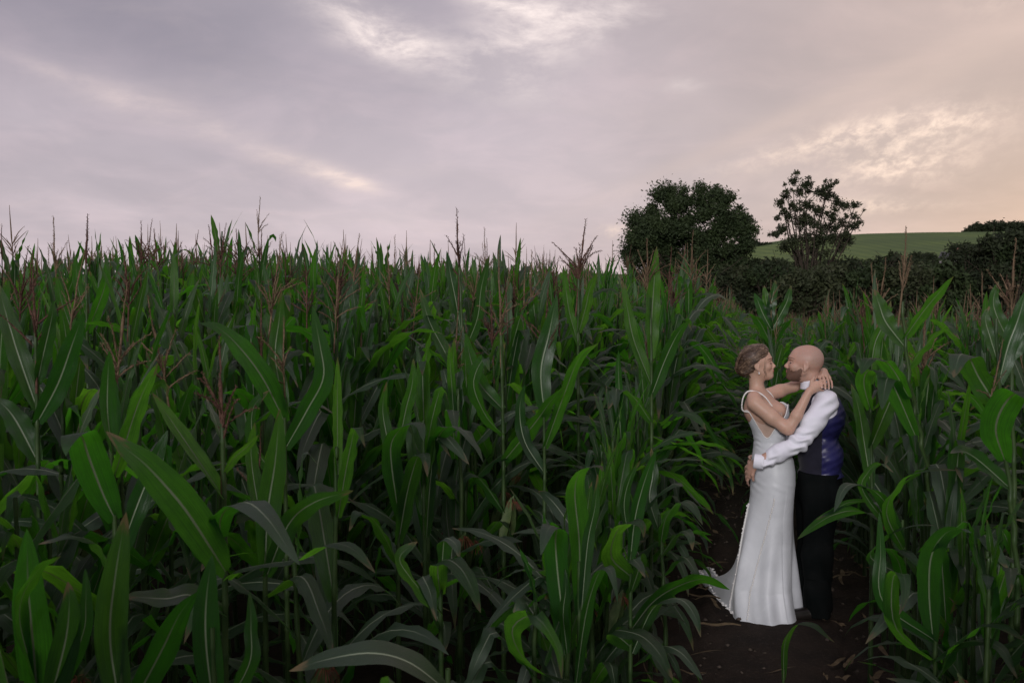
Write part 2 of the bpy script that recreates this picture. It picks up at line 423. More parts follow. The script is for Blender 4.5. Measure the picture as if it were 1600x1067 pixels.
PATH_A = R(14.0); SA, CA = math.sin(PATH_A), math.cos(PATH_A)
build_terrain()

# ------------------------------------------------------------------ trees and hedges
def leaf_cloud(A, centres, radii, n, size, rs, shell=0.55, flat=0.8, spread=.25):
    """n small bent leaf faces spread through a set of lobes"""
    centres = np.asarray(centres, float); radii = np.asarray(radii, float)
    w = radii ** 2; w /= w.sum()
    k = rs.choice(len(centres), n, p=w)
    d = rs.normal(size=(n, 3)); d /= np.linalg.norm(d, axis=1)[:, None]
    rad = radii[k] * (shell + (1 - shell) * rs.random(n)) * (1 + 0.10 * rs.normal(size=n))
    P = centres[k] + d * rad[:, None] * np.array([1, 1, flat]) + rs.normal(size=(n, 3)) * radii[k][:, None] * spread
    a = rs.normal(size=(n, 3)); a /= np.linalg.norm(a, axis=1)[:, None]
    b = np.cross(a, rs.normal(size=(n, 3))); b /= np.linalg.norm(b, axis=1)[:, None]
    s = size * rs.uniform(0.55, 1.3, n)[:, None]
    V = np.stack([P - a * s, P + b * s * 0.42, P + a * s, P - b * s * 0.42], 1).reshape(-1, 3)
    A.add(V, Q=np.arange(4 * n).reshape(-1, 4))
def branch_tree(rs, base, top_pts, r0, fork_z):
    A = Acc()
    base = np.array(base); fork = base + np.array([0, 0, fork_z])
    P = np.linspace(base, fork, 6); P[1:-1, :2] += rs.normal(size=(4, 2)) * 0.06
    V, Q, U = tube(P, np.linspace(r0 * 1.35, r0, 6), 9); A.add(V, Q, U=U)
    for t_ in top_pts:
        t_ = np.array(t_)
        mid = fork * 0.45 + t_ * 0.55 + rs.normal(size=3) * 0.35 + np.array([0, 0, 0.25])
        st = base + (fork - base) * rs.uniform(0.62, 1.0)
        ts = np.linspace(0, 1, 8)[:, None]
        P = (1 - ts) ** 2 * st + 2 * ts * (1 - ts) * mid + ts ** 2 * t_
        P[1:-1] += rs.normal(size=(6, 3)) * 0.06
        V, Q, U = tube(P, np.linspace(r0 * 0.42, 0.025, 8), 5); A.add(V, Q, U=U)
        for q in range(4):
            s0 = P[rs.integers(3, 7)]; e0 = s0 + rs.normal(size=3) * 0.75 + np.array([0, 0, 0.35])
            PP = np.linspace(s0, e0, 4); PP[1:3] += rs.normal(size=(2, 3)) * 0.05
            V, Q, U = tube(PP, np.linspace(0.04, 0.012, 4), 4); A.add(V, Q, U=U)
    return A
def make_tree(name, label, cat, px, D, lobes, n, size, fm, r0, seed, fork=2.2, group=None, shell=.5, spread=.25):
    """lobes: (px, py, depth offset, radius m) in photo pixels at distance D"""
    rs = np.random.default_rng(seed)
    b = at(px, 448, D); gz = float(ground_z(b.x, D)) if D < 120 else float(hill_z(b.x, D))
    root = empty(name, (b.x, D, gz)); tag(root, label, cat, group)
    C_ = []; Rd = []
    for (lx, ly, dd, r) in lobes:
        p = at(lx, ly, D + dd); C_.append([p.x - b.x, dd, p.z - gz]); Rd.append(r)
    tops = [c for c in C_]
    if len(tops) > 26: tops = [tops[i] for i in rs.choice(len(tops), 26, replace=False)]
    T_ = branch_tree(rs, (0, 0, -0.2), tops, r0, fork)
    mobj('trunk', T_.mesh('trunk', [M_BARK]), root)
    A = Acc(); leaf_cloud(A, C_, Rd, n, size, rs, shell, .85, spread)
    mobj('crown', A.mesh('crown', [fm], False), root)
    return root
rs = np.random.default_rng(11)
# big round tree: lobes follow its outline (photo pixels)
lob = []
outline = [(985, 412), (975, 395), (990, 372), (1002, 350), (1020, 325), (1042, 305), (1068, 297), (1095, 296), (1120, 298), (1142, 308), (1155, 326), (1168, 345), (1176, 358), (1168, 378), (1150, 392), (1165, 362)]
for (x, y) in outline: lob.append((x, y, rs.uniform(-2, 2), rs.uniform(0.35, 0.7)))
while len(lob) < 150:
    x = rs.uniform(985, 1168); y = rs.uniform(300, 450)
    c = 1 - ((x - 1078) / 98) ** 2 - (((y - 388) / 98) ** 2 if y < 388 else 0)
    if c > 0.03: lob.append((x, y, rs.uniform(-3.5, 3.5) * max(c, 0) ** .5, rs.uniform(0.5, 1.0)))
make_tree('broadleaf_tree', 'large dark round-headed tree standing in the hedge beyond the maize', 'tree', 1085, 80, lob, 95000, 0.135, M_TREE, 0.42, 21, shell=.1, spread=.30)
# open, thinner tree
lob = []
for (x, y, r) in [(1240, 283, .42), (1262, 288, .45), (1250, 300, .42), (1228, 306, .4), (1218, 318, .38), (1278, 300, .4), (1296, 290, .42), (1290, 308, .5), (1308, 318, .5), (1322, 322, .38), (1336, 320, .3), (1240, 322, .45),
                  (1262, 322, .5), (1280, 330, .5), (1300, 338, .5), (1232, 338, .42), (1250, 345, .55), (1270, 350, .5), (1222, 360, .42), (1210, 366, .34), (1292, 356, .5), (1316, 348, .45), (1336, 352, .42), (1322, 366, .4), (1302, 372, .6), (1335, 338, .3),
                  (1280, 376, .7), (1258, 372, .7), (1238, 378, .6), (1226, 386, .5), (1268, 393, .55), (1245, 398, .45), (1290, 396, .5), (1314, 388, .4), (1326, 376, .4), (1262, 418, .6), (1285, 420, .6), (1240, 420, .5)]:
    lob.append((x, y, rs.uniform(-1.6, 1.6), r))
    if y < 370:
        for k in range(3): lob.append((x + rs.normal() * 7, y + rs.normal() * 7, rs.uniform(-1.6, 1.6), r * rs.uniform(.35, .6)))
make_tree('ash_tree', 'slender open-crowned tree with sky showing through its branches', 'tree', 1264, 84, lob, 15000, 0.125, M_TREE2, 0.24, 22, 3.2, shell=.0, spread=.38)
# hedge bushes between and beyond, right to the edge of the frame
HB = [(1120, 425, 76, 2.4), (1150, 415, 78, 2.3), (1180, 402, 80, 2.3), (1205, 415, 77, 2.0), (1222, 408, 82, 1.9), (1300, 418, 78, 2.2), (1330, 405, 79, 2.4), (1362, 412, 77, 2.2), (1392, 395, 80, 2.2), (1420, 415, 76, 2.2),
      (1446, 408, 79, 2.0), (1478, 412, 77, 2.2), (1512, 384, 78, 2.4), (1545, 370, 80, 2.6), (1582, 362, 77, 2.8), (1618, 368, 78, 3.0), (1650, 380, 78, 3.0), (1265, 425, 76, 2.2), (1085, 440, 77, 2.2), (1240, 430, 78, 2.2), (1700, 385, 78, 3.0)]
HL = ['low dark hedge bush at the right foot of the big round tree', 'dark bush in the hedge just right of the big round tree', 'taller dark hedge bush in the gap left of the thin open tree',
      'dark hedge bush half hidden behind the left foot of the thin tree', 'dark bush directly left of the thin tree trunk', 'dark hedge bush just right of the thin tree foot', 'bushy hedge shrub below the near end of the green hill',
      'low dark hedge shrub right of the bushy one below the hill', 'taller pointed hedge bush in the middle of the hill view', 'low rounded hedge bush below the hillside field', 'small dark bush just left of the little white cottage',
      'dark hedge bush just right of the little white cottage', 'high dark hedge tree where the hill begins to be hidden', 'broad dark tree second from the right edge of the hedge', 'tall dark tree at the right edge hiding the hill wood foot', 'dark tree cut by the right edge of the frame',
      'dark hedge tree beyond the right edge tree', 'dark hedge bush under the thin open tree', 'dark hedge bush under the big round tree crown', 'low dark bush left of the thin tree foot', 'last dark tree of the hedge on the right']
for i, (px, top, D, rw) in enumerate(HB):
    q = np.random.default_rng(100 + i); lob = []
    wpx = rw / D * F
    for k in range(26):
        a = q.uniform(-1, 1); t_ = q.random()
        lob.append((px + a * wpx * 0.9, top + 6 + (1 - math.sqrt(1 - a * a * .9)) * 34 + abs(q.normal()) * 8 - 3 + t_ ** 1.3 * (500 - top), q.uniform(-1.5, 1.5), q.uniform(.45, .95)))
    lob.append((px + q.normal() * 5, top + 8, 0, .5))
    make_tree('hedge_bush', HL[i], 'bush', px, D, lob, 5200, 0.17 + .03 * (i % 3), (M_HEDGE, M_TREE2, M_HEDGE, M_TREE)[i % 4], 0.12, 200 + i, 1.0, 'trees and bushes of the hedge beyond the maize')
# wood on the hill crest, far hedges
def far_clumps(name, label, pts, n, size, kind, cat=None, m_=None, group=None):
    q = np.random.default_rng(len(label)); A = Acc(); C_ = []; Rd = []
    for (x, y, D, r) in pts:
        p = at(x, y, D); C_.append(list(p)); Rd.append(r)
    leaf_cloud(A, C_, Rd, n, size, q, .3)
    o = mobj(name, A.mesh(name, [m_ or M_HEDGE], False)); tag(o, label, cat, group, kind); return o
q = np.random.default_rng(5)
far_clumps('wood', 'dark far wood on the crest of the green hill', [(x, 361 - 5 * math.sin((x - 1505) / 110 * 2.2) + q.normal() * 1.5 + (4 if x < 1520 else 0), 505 + q.uniform(-8, 14), q.uniform(1.8, 3.2)) for x in np.arange(1512, 1720, 3.0)], 26000, 0.8, 'stuff')
def crest_y(x): return 448 - float(np.interp(x, [c[0] for c in CP], [c[1] for c in CP]))
far_clumps('hedge', 'thin dark hedge running along the crest of the green hill', [(x, crest_y(x) + .3 + q.normal() * .3, 512, 0.7) for x in np.arange(1185, 1530, 2.0)], 9000, 0.45, None, 'hedge')
far_clumps('hedge', 'dark hedge slanting across the hillside left of the thin tree', [(x, np.interp(x, [1120, 1180, 1215, 1260], [392, 381, 384, 392]) + q.normal() * .8, 430, q.uniform(.6, 1.3)) for x in np.arange(1120, 1262, 2.2)], 7000, 0.5, None, 'hedge')
far_clumps('wood', 'far dark wooded rise on the horizon left of the big tree', [(x, 441 - 5 * math.exp(-((x - 968) / 30) ** 2) - 3 * math.exp(-((x - 905) / 26) ** 2) + q.normal() * 1.2, 480, q.uniform(1.0, 2.2)) for x in np.arange(872, 1010, 2.2)], 9000, 0.7, 'stuff')
def bush_row(x0, x1, y, D, r): return [(x, y + q.normal() * 2, D + q.uniform(-4, 4), r * q.uniform(.6, 1.2)) for x in np.arange(x0, x1, 3.0)]
far_clumps('tree', 'dark pair of trees on the lower hillside beside the cottage', bush_row(1424, 1462, 404, 260, 1.5), 4000, 0.35, None, 'tree')
far_clumps('tree', 'dark rounded tree low on the hill above the hedge at right', bush_row(1494, 1530, 392, 250, 1.7), 4000, 0.35, None, 'tree')
far_clumps('hedge', 'dark hedge along the bottom of the hillside field', bush_row(1130, 1620, 415, 240, 1.4), 14000, 0.4, None, 'hedge')
# cottage
def box(A, c, s, rz=0):
    v = np.array([[x, y, z] for x in (-.5, .5) for y in (-.5, .5) for z in (-.5, .5)]) * s
    cz, sz = math.cos(rz), math.sin(rz)
    v = np.stack([v[:, 0] * cz - v[:, 1] * sz, v[:, 0] * sz + v[:, 1] * cz, v[:, 2]], 1) + c
    A.add(v, Q=[(0, 1, 3, 2), (4, 6, 7, 5), (0, 4, 5, 1), (2, 3, 7, 6), (0, 2, 6, 4), (1, 5, 7, 3)])
hp = at(1487, 407, 232)
hr = empty('cottage', (hp.x, hp.y, hp.z - 2.6), (0, 0, R(-12))); tag(hr, 'tiny pale cottage with a dark roof at the foot of the hill', 'cottage')
A = Acc(); box(A, (0, 0, 1.5), (4.6, 4, 3.0)); mobj('wall', A.mesh('wall', [simple('render', (0.45, 0.44, 0.42), (0.6, 0.58, 0.55), .8)], False), hr)
A = Acc(); A.add([(-2.6, -2.3, 2.95), (2.6, -2.3, 2.95), (2.6, 2.3, 2.95), (-2.6, 2.3, 2.95), (-2.4, 0, 4.6), (2.4, 0, 4.6)], Q=[(0, 1, 5, 4), (2, 3, 4, 5), (0, 3, 2, 1)], T=[(0, 4, 3), (1, 2, 5)])
rf = mobj('roof', A.mesh('roof', [simple('slate', (0.05, 0.05, 0.055), (0.09, 0.09, 0.1), .7)], False), hr)
A = Acc(); box(A, (1.4, 0, 4.8), (0.6, 0.6, 1.3)); mobj('chimney', A.mesh('chimney', [simple('brick', (0.15, 0.08, 0.06), (0.2, 0.1, 0.08), .9)], False), rf)
M_DARKGLASS = simple('dark_glass', (0.01, 0.012, 0.014), (0.02, 0.02, 0.025), .15)
for wx in (-1.4, 0.2, 1.5):
    A = Acc(); box(A, (wx, -2.02, 1.7), (0.8, 0.06, 1.1)); mobj('window', A.mesh('window', [M_DARKGLASS], False), hr)
# ------------------------------------------------------------------ maize
WPROF_T = [0, .04, .12, .25, .42, .6, .78, .9, .97, 1.0]
WPROF_W = [.45, .55, .78, .95, 1.0, .93, .70, .42, .18, .02]
def leaf_from_curve(P, width, side, vfold=0.30, ripple=0.10, seed=0, cross=5, prof=True, rippleN=5):
    """P (n,3) spine; side (3,) or (n,3) the blade's sideways direction; returns V,Q,U.
    u runs across, v along. Upper face = side x tangent."""
    q = np.random.default_rng(seed)
    P = np.asarray(P, float); n = len(P)
    T = np.gradient(P, axis=0); T /= np.linalg.norm(T, axis=1)[:, None] + 1e-9
    S = np.broadcast_to(np.asarray(side, float), (n, 3)).copy()
    S = S - T * (S * T).sum(1)[:, None]; S /= np.linalg.norm(S, axis=1)[:, None] + 1e-9
    Nn = np.cross(S, T)
    L = np.concatenate([[0], np.cumsum(np.linalg.norm(np.diff(P, axis=0), axis=1))]); t = L / L[-1]
    w = np.interp(t, WPROF_T, WPROF_W) * width * 0.5 if prof else np.asarray(width) * .5
    us = np.linspace(-1, 1, cross)
    V = []; U = []
    ph = q.uniform(0, 6.28, 2); fr = q.uniform(.8, 1.2, 2) * rippleN * 6.28
    for j, u in enumerate(us):
        k = 0 if u < 0 else 1
        rp = ripple * width * np.sin(t * fr[k] + ph[k]) * (abs(u) ** 2) * np.clip(t * 4, 0, 1) * np.clip((1 - t) * 3, 0, 1)
        vf = vfold * (1 - 0.75 * sst(t, 0.1, 0.75))
        h = abs(u) * w * vf * 1.6 - (abs(u) ** 2.2) * w * vf * 0.6
        lat = u * w * np.cos(vf)
        V.append(P + S * lat[:, None] + Nn * (h + rp)[:, None])
        U.append(np.stack([np.full(n, u * .5 + .5), t], 1))
    V = np.stack(V, 1).reshape(-1, 3); U = np.stack(U, 1).reshape(-1, 2)
    i, j = np.meshgrid(np.arange(n - 1), np.arange(cross - 1), indexing='ij')
    Q = np.stack([i * cross + j, i * cross + j + 1, (i + 1) * cross + j + 1, (i + 1) * cross + j], -1).reshape(-1, 4)
    return V, Q, U
def generic_spine(L, th0, th1, p, n=14, kink=None, sway=0.0, seed=0):
    """leaf leaving the stalk along +X/+Z; th = angle from the vertical"""
    t = np.linspace(0, 1, n)
    th = th0 + th1 * t ** p
    if kink: th = th + kink[1] * sst(t, kink[0] - .045, kink[0] + .045)
    q = np.random.default_rng(seed)
    yaw = sway * t ** 1.5
    d = np.stack([np.sin(th) * np.cos(yaw), np.sin(th) * np.sin(yaw), np.cos(th)], 1)
    P = np.concatenate([[np.zeros(3)], np.cumsum((d[1:] + d[:-1]) / 2 * (L / (n - 1)), axis=0)])
    return P, yaw
def twist_side(P, base_side, ang):
    T = np.gradient(P, axis=0); T /= np.linalg.norm(T, axis=1)[:, None]
    S = np.broadcast_to(base_side, P.shape).copy(); S = S - T * (S * T).sum(1)[:, None]; S /= np.linalg.norm(S, axis=1)[:, None]
    B = np.cross(T, S)
    return S * np.cos(ang)[:, None] + B * np.sin(ang)[:, None]
def make_leaf_def(kind, seed, n=14, cross=5):
    q = np.random.default_rng(seed)
    if kind == 'up':        # young, upright blade near the top
        L = q.uniform(.52, .80); W_ = q.uniform(.052, .080); a, b, p = R(q.uniform(6, 16)), R(q.uniform(5, 30)), 1.5; kink = None
    elif kind == 'upbend':  # upright, its tip folded sharply over
        L = q.uniform(.60, .80); W_ = q.uniform(.075, .105); a, b, p = R(q.uniform(8, 20)), R(q.uniform(5, 20)), 1.5; kink = (q.uniform(.55, .85), R(q.uniform(105, 150)))
    elif kind == 'arch':
        L = q.uniform(.75, .95); W_ = q.uniform(.078, .108); a, b, p = R(q.uniform(22, 36)), R(q.uniform(80, 125)), q.uniform(1.1, 2.0); kink = None
    elif kind == 'spread':
        L = q.uniform(.70, .9); W_ = q.uniform(.072, .100); a, b, p = R(q.uniform(35, 50)), R(q.uniform(30, 60)), q.uniform(1.2, 2); kink = None
    elif kind == 'fold':
        L = q.uniform(.75, .92); W_ = q.uniform(.08, .11); a, b, p = R(q.uniform(25, 40)), R(q.uniform(25, 50)), 1.3; kink = (q.uniform(.35, .6), R(q.uniform(60, 100)))
    else:                   # droop: old lower leaf
        L = q.uniform(.65, .85); W_ = q.uniform(.06, .085); a, b, p = R(q.uniform(40, 60)), R(q.uniform(90, 115)), q.uniform(.8, 1.2); kink = None
    P, yaw = generic_spine(L, a, b, p, n, kink, R(q.uniform(-35, 35)), seed)
    t = np.linspace(0, 1, n)
    S = twist_side(P, np.array([0, 1.0, 0]), R(q.uniform(-60, 60)) * t ** 1.6)
    return leaf_from_curve(P, W_, S, q.uniform(.25, .5), q.uniform(.08, .20), seed, cross, rippleN=q.uniform(3, 6))
KINDS = ['up', 'upbend', 'arch', 'spread', 'fold', 'droop']
LEAF = {}; LEAFD = {}; LEAFLOD = {}
sd = 1000
for k in KINDS:
    LEAF[k] = []; LEAFD[k] = []; LEAFLOD[k] = []
    for i in range(6):
        sd += 1
        V, Q, U = make_leaf_def(k, sd); LEAFD[k].append((V, Q, U))
        LEAF[k].append(np_mesh('leaf_' + k, V, Q, [M_LEAF], U))
        LEAFLOD[k].append(make_leaf_def(k, sd, 7, 3))
def tassel_def(seed, nb=None, full=True, scale=1.0):
    q = np.random.default_rng(seed); A = Acc()
    nb = q.integers(5, 11) if nb is None else nb
    def spike(p0, d0, L, r, droop):
        n = 12 if full else 5
        t = np.linspace(0, 1, n)[:, None]
        P = np.array(p0) + np.array(d0) * t * L + np.array([0, 0, -1.0]) * droop * (t ** 2) * L
        P[1:] += np.cumsum(q.normal(size=(n - 1, 3)) * .0012, axis=0)
        rad = np.interp(t[:, 0], [0, .12, .5, 1], [.35, 1, .8, .25]) * r
        rad = rad * (1 + .25 * q.normal(size=n)) if full else rad * 1.3
        V, Q, U = tube(P, np.abs(rad), 4 if full else 3); A.add(V, Q, U=U)
        if full:   # paired spikelets standing off the axis
            m_ = int(L / .0058)
            for k in range(m_):
                tt = .08 + .92 * (k + q.random()) / m_
                c = np.array([np.interp(tt, t[:, 0], P[:, a]) for a in range(3)])
                ax = np.array(d0) + np.array([0, 0, -2 * droop * tt]); ax /= np.linalg.norm(ax)
                s_ = q.normal(size=3); s_ -= ax * s_.dot(ax); s_ /= np.linalg.norm(s_)
                o = np.cross(ax, s_); l = q.uniform(.007, .012); rr = r * .9
                b = c + s_ * rr * .5; tip = b + ax * l + s_ * l * q.uniform(.35, .9)
                md = (b + tip) / 2 + s_ * .0012
                A.add([b, md + o * .0022, tip, md - o * .0022, md + s_ * .002], T=[(0, 1, 4), (1, 2, 4), (2, 3, 4), (3, 0, 4)])
    V, Q, U = tube([(0, 0, -.18), (0, 0, 0), (0, 0, .1)], [.0055, .0045, .004], 5); A.add(V, Q, U=U)
    spike((0, 0, .06), (q.normal() * .05, q.normal() * .05, 1), q.uniform(.26, .36) * scale, .0056, 0)
    for k in range(nb):
        a = q.uniform(0, 6.28); e = R(q.uniform(14, 52)); z = .0 + .11 * k / max(nb, 1)
        spike((0, 0, z), (math.sin(e) * math.cos(a), math.sin(e) * math.sin(a), math.cos(e)), q.uniform(.13, .24) * scale, .0038, q.uniform(0, .35))
    return A
TASS = [tassel_def(50 + i).mesh('tassel', [M_TASSEL if i % 3 else M_TASSEL2]) for i in range(7)]
TASS_CLOSED = tassel_def(77, 0).mesh('tassel', [M_TASSEL])
def stalk_def(H, seed, sides=8):
    q = np.random.default_rng(seed)
    zs = [0]; 
    while zs[-1] < H: zs.append(zs[-1] + q.uniform(.12, .17))
    P = []; r = []
    b = q.normal(size=2) * .012
    for i, z in enumerate(zs):
        z = min(z, H); f_ = z / H
        off = np.array([b[0] * math.sin(f_ * 3) , b[1] * math.sin(f_ * 2.4), 0]) + np.array([(-1) ** i * .002, 0, 0])
        rb = .0135 * (1 - f_) + .0062 * f_
        P += [off + [0, 0, z - .008], off + [0, 0, z], off + [0, 0, z + .010], off + [0, 0, min(z + .05, H + .02)]]
        r += [rb * 1.0, rb * 1.28, rb * 1.1, rb * 1.12]
    return tube(P, r, sides)
def ear_def(seed):
    q = np.random.default_rng(seed); A = Acc(); B = Acc()
    n = 9; t = np.linspace(0, 1, n)
    P = np.stack([t * .045, t * 0, t * .20], 1)
    V, Q, U = tube(P, np.interp(t, [0, .15, .45, .8, 1], [.012, .021, .025, .017, .006]), 10); A.add(V, Q, U=U)
    for k in range(4):
        a = k * 1.6 + q.random(); d = np.array([math.cos(a), math.sin(a), 0])
        PP = P + d * np.interp(t, [0, .5, 1], [.018, .027, .014])[:, None] * 1.0
        PP = np.vstack([PP, PP[-1] + [.01, 0, .03] + d * .01])
        V, Q, U = leaf_from_curve(PP, .05, np.cross(d, [0, 0, 1]), -.5, .02, 3, 3); A.add(V, Q, U=U)
    for k in range(26):
        d = q.normal(size=3); d[2] = abs(d[2]) * .4; d /= np.linalg.norm(d)
        p0 = P[-1]; tt = np.linspace(0, 1, 5)[:, None]
        PP = p0 + d * tt * .045 + np.array([.2, 0, .5]) * .06 * tt - np.array([0, 0, 1]) * .07 * tt ** 2
        V, Q, U = tube(PP, .0011, 3); B.add(V, Q, U=U)
    return A.mesh('ear', [M_HUSK]), B.mesh('silk', [M_SILK])
EARS = [ear_def(5), ear_def(9)]
STALKD = [stalk_def(1.0, i) for i in range(4)]
STALK = [np_mesh('stalk', V, Q, [M_STALK], U) for V, Q, U in STALKD]

def plan_plant(q, H, dense=1.0):
    """a maize plant of stalk height H: list of (kind, index, z, azimuth, scale, tilt)"""
    out = []; az0 = q.uniform(0, 6.28)
    zs = [.16, .27, .37, .46, .54, .61, .68, .745, .81, .865, .915, .96]
    for i, f_ in enumerate(zs):
        az_ = az0 + (i % 2) * math.pi + q.normal() * .30
        if i < 2: k = 'droop'
        elif i < 5: k = q.choice(['arch', 'fold', 'droop', 'spread'])
        elif i < 9: k = q.choice(['arch', 'fold', 'upbend', 'spread'], p=[.27, .28, .38, .07])
        elif i < 11: k = q.choice(['upbend', 'up', 'spread', 'up', 'arch'], p=[.38, .34, .06, .06, .16])
        else: k = 'up'
        s = (.75, .85, .95, 1, 1, 1, .98, .93, .88, .82, .78, .70)[i] * .93 * q.uniform(.88, 1.1) * min(1.0, .55 + H * .25)
        out.append((str(k), int(q.integers(6)), f_ * H, az_, s, R(q.normal() * 5)))
    return out

# ---- heroes: leaves traced one by one, each at its own distance
def hero_spine(pts, n=22):
    """pts: (px, py, Y) control points -> smooth world polyline (Catmull-Rom)"""
    C_ = np.array([list(at(*p)) for p in pts])
    C_ = np.vstack([2 * C_[0] - C_[1], C_, 2 * C_[-1] - C_[-2]])
    out = []
    m_ = len(pts) - 1
    for s in np.linspace(0, m_ - 1e-6, n):
        i = int(s); t = s - i; p0, p1, p2, p3 = C_[i:i + 4]
        out.append(.5 * ((2 * p1) + (-p0 + p2) * t + (2 * p0 - 5 * p1 + 4 * p2 - p3) * t * t + (-p0 + 3 * p1 - 3 * p2 + p3) * t ** 3))
    return np.array(out)
HERO_XY = []; HPTS = []
def hero_plant(label, stalk, leaves, tassel=None, ear=None, name='maize_plant', r0=.0125, group='maize plants standing in the field'):
    """stalk: (px, py, Y) from the lowest visible point up; base is dropped to the ground"""
    S = [at(*p) for p in stalk]
    g = S[0].copy(); bz = float(ground_z(g.x, g.y))
    base = Vector((g.x + (g.x - S[1].x) * .3, g.y, bz))
    root = empty(name, base); tag(root, label, 'maize plant', group)
    HERO_XY.append((base.x, base.y))
    P = [np.array(base) - [0, 0, .02]]
    zs = np.array([s.z for s in S]); n = int((zs[-1] - bz) / .14)
    pp = []; rr = []
    allp = np.array([list(base)] + [list(s) for s in S]); az_ = allp[:, 2]
    o = np.argsort(az_); allp = allp[o]; az_ = az_[o]
    H = az_[-1] - bz
    for i in range(n + 1):
        z = bz + H * i / n
        c = np.array([np.interp(z, az_, allp[:, 0]), np.interp(z, az_, allp[:, 1]), z]); rb = r0 * (1 - i / n) + .0062 * i / n
        for dz_, k in ((-.008, 1.), (0, 1.3), (.01, 1.1), (.05, 1.1)):
            pp.append(c + [0, 0, dz_]); rr.append(rb * k)
    V, Q, U = tube(pp, rr, 10)
    mobj('stalk', np_mesh('stalk', V - np.array(base), Q, [M_STALK], U), root)
    for li, lf in enumerate(leaves):
        if base.y < 4.9:
            for q_ in hero_spine(lf[0], 14): HPTS.append(proj(q_))
        pts, width, view, kw = lf[0], lf[1], lf[2], (lf[3] if len(lf) > 3 else {})
        P = hero_spine(pts)
        T = np.gradient(P, axis=0); T /= np.linalg.norm(T, axis=1)[:, None]
        # blade faces the viewer as much as 'view' says: 0 face on, 90 edge on (degrees, may vary along the leaf)
        tow = np.array([0, 0, CAMH]) - P; tow /= np.linalg.norm(tow, axis=1)[:, None]
        S0 = np.cross(T, tow); S0 /= np.linalg.norm(S0, axis=1)[:, None] + 1e-9
        S0b = S0.copy()
        for i in range(1, len(S0b)):
            if S0b[i].dot(S0b[i - 1]) < 0: S0b[i] *= -1
        B0 = np.cross(T, S0b)
        v = np.interp(np.linspace(0, 1, len(P)), np.linspace(0, 1, len(view)), [R(a) for a in view]) if isinstance(view, (list, tuple)) else np.full(len(P), R(view))
        S = S0b * np.cos(v)[:, None] + B0 * np.sin(v)[:, None]
        ang = np.array([[t_[0], t_[2]] for t_ in T]); turn = math.degrees(math.acos(max(-1, min(1, ang[1].dot(ang[-2]) / (np.linalg.norm(ang[1]) * np.linalg.norm(ang[-2]) + 1e-9)))))
        if turn > 70:      # a leaf that bends over bends about one fixed cross direction
            vv = R(kw.get('c', 38)); sgn = 1 if (P[-1][0] - P[0][0]) > 0 else -1
            S = np.broadcast_to(np.array([math.cos(vv), sgn * math.sin(vv), .12 * sgn]), P.shape).copy()
            S = S - T * (S * T).sum(1)[:, None]; S /= np.linalg.norm(S, axis=1)[:, None]
        for _ in range(2): S[1:-1] = (S[:-2] + S[1:-1] * 2 + S[2:]) / 4
        V, Q, U = leaf_from_curve(P, width, S, kw.get('v', .35), kw.get('rip', .08), 31 * li + len(label), 7, rippleN=kw.get('rn', 3.5))
        if kw.get('flip'): Q = Q[:, ::-1]
        mobj('leaf', np_mesh('leaf', V - np.array(base), Q, [M_LEAF], U), root)
    if tassel:
        px, py, Y, sc, seed, nb = tassel
        p = at(px, py, Y) - base
        t = mobj('tassel', tassel_def(seed, nb).mesh('tassel', [M_TASSEL if seed % 2 else M_TASSEL2]), root); t.location = p; t.scale = (sc,) * 3
        t.rotation_euler = (0, R((seed * 37) % 11 - 5), seed)
    if ear:
        p = at(*ear) - base; e, s = EARS[0]
        eo = mobj('ear', e, root); eo.location = p; eo.rotation_euler = (0, 0, len(label)); mobj('silk', s, eo)
    return root
HEROES = []
def HP(*a, **k): HEROES.append(hero_plant(*a, **k))
HP('near maize plant with dark red open tassel and one bright raised blade', [(352, 1060, 2.72), (352, 900, 2.72), (350, 780, 2.7), (348, 690, 2.7)], [
    ([(349, 778, 2.7), (318, 732, 2.68), (283, 680, 2.66), (258, 643, 2.64), (238, 614, 2.62)], .062, [52, 50, 45, 40], {'v': .5, 'rip': .02}),
    ([(351, 738, 2.7), (366, 715, 2.68), (386, 698, 2.66), (404, 679, 2.64)], .032, 45, {'rip': .02}),
    ([(352, 893, 2.7), (325, 850, 2.60), (285, 790, 2.50), (232, 730, 2.42), (196, 700, 2.38), (166, 674, 2.36)], .098, [30, 15, 5, 15, 30], {'v': .25, 'rip': .05}),
    ([(345, 840, 2.69), (344, 812, 2.62), (358, 792, 2.50), (388, 785, 2.38), (420, 812, 2.30), (446, 850, 2.27), (468, 882, 2.25)], .082, [60, 50, 25, 20, 25, 35], {'v': .18, 'rip': .05}),
    ([(354, 905, 2.72), (372, 890, 2.70), (420, 880, 2.68), (470, 872, 2.66), (515, 849, 2.62), (552, 858, 2.58), (586, 894, 2.55)], .066, [10, 20, 30, 30, 35, 50], {'v': .25, 'rip': .05}),
    ([(351, 700, 2.7), (338, 662, 2.72), (330, 640, 2.75), (322, 622, 2.78)], .03, 50),
    ([(352, 960, 2.72), (300, 930, 2.66), (260, 935, 2.60), (212, 932, 2.55), (196, 935, 2.52)], .07, [60, 40, 30], {}),
    ], tassel=(347, 690, 2.7, .84, 51, 8))
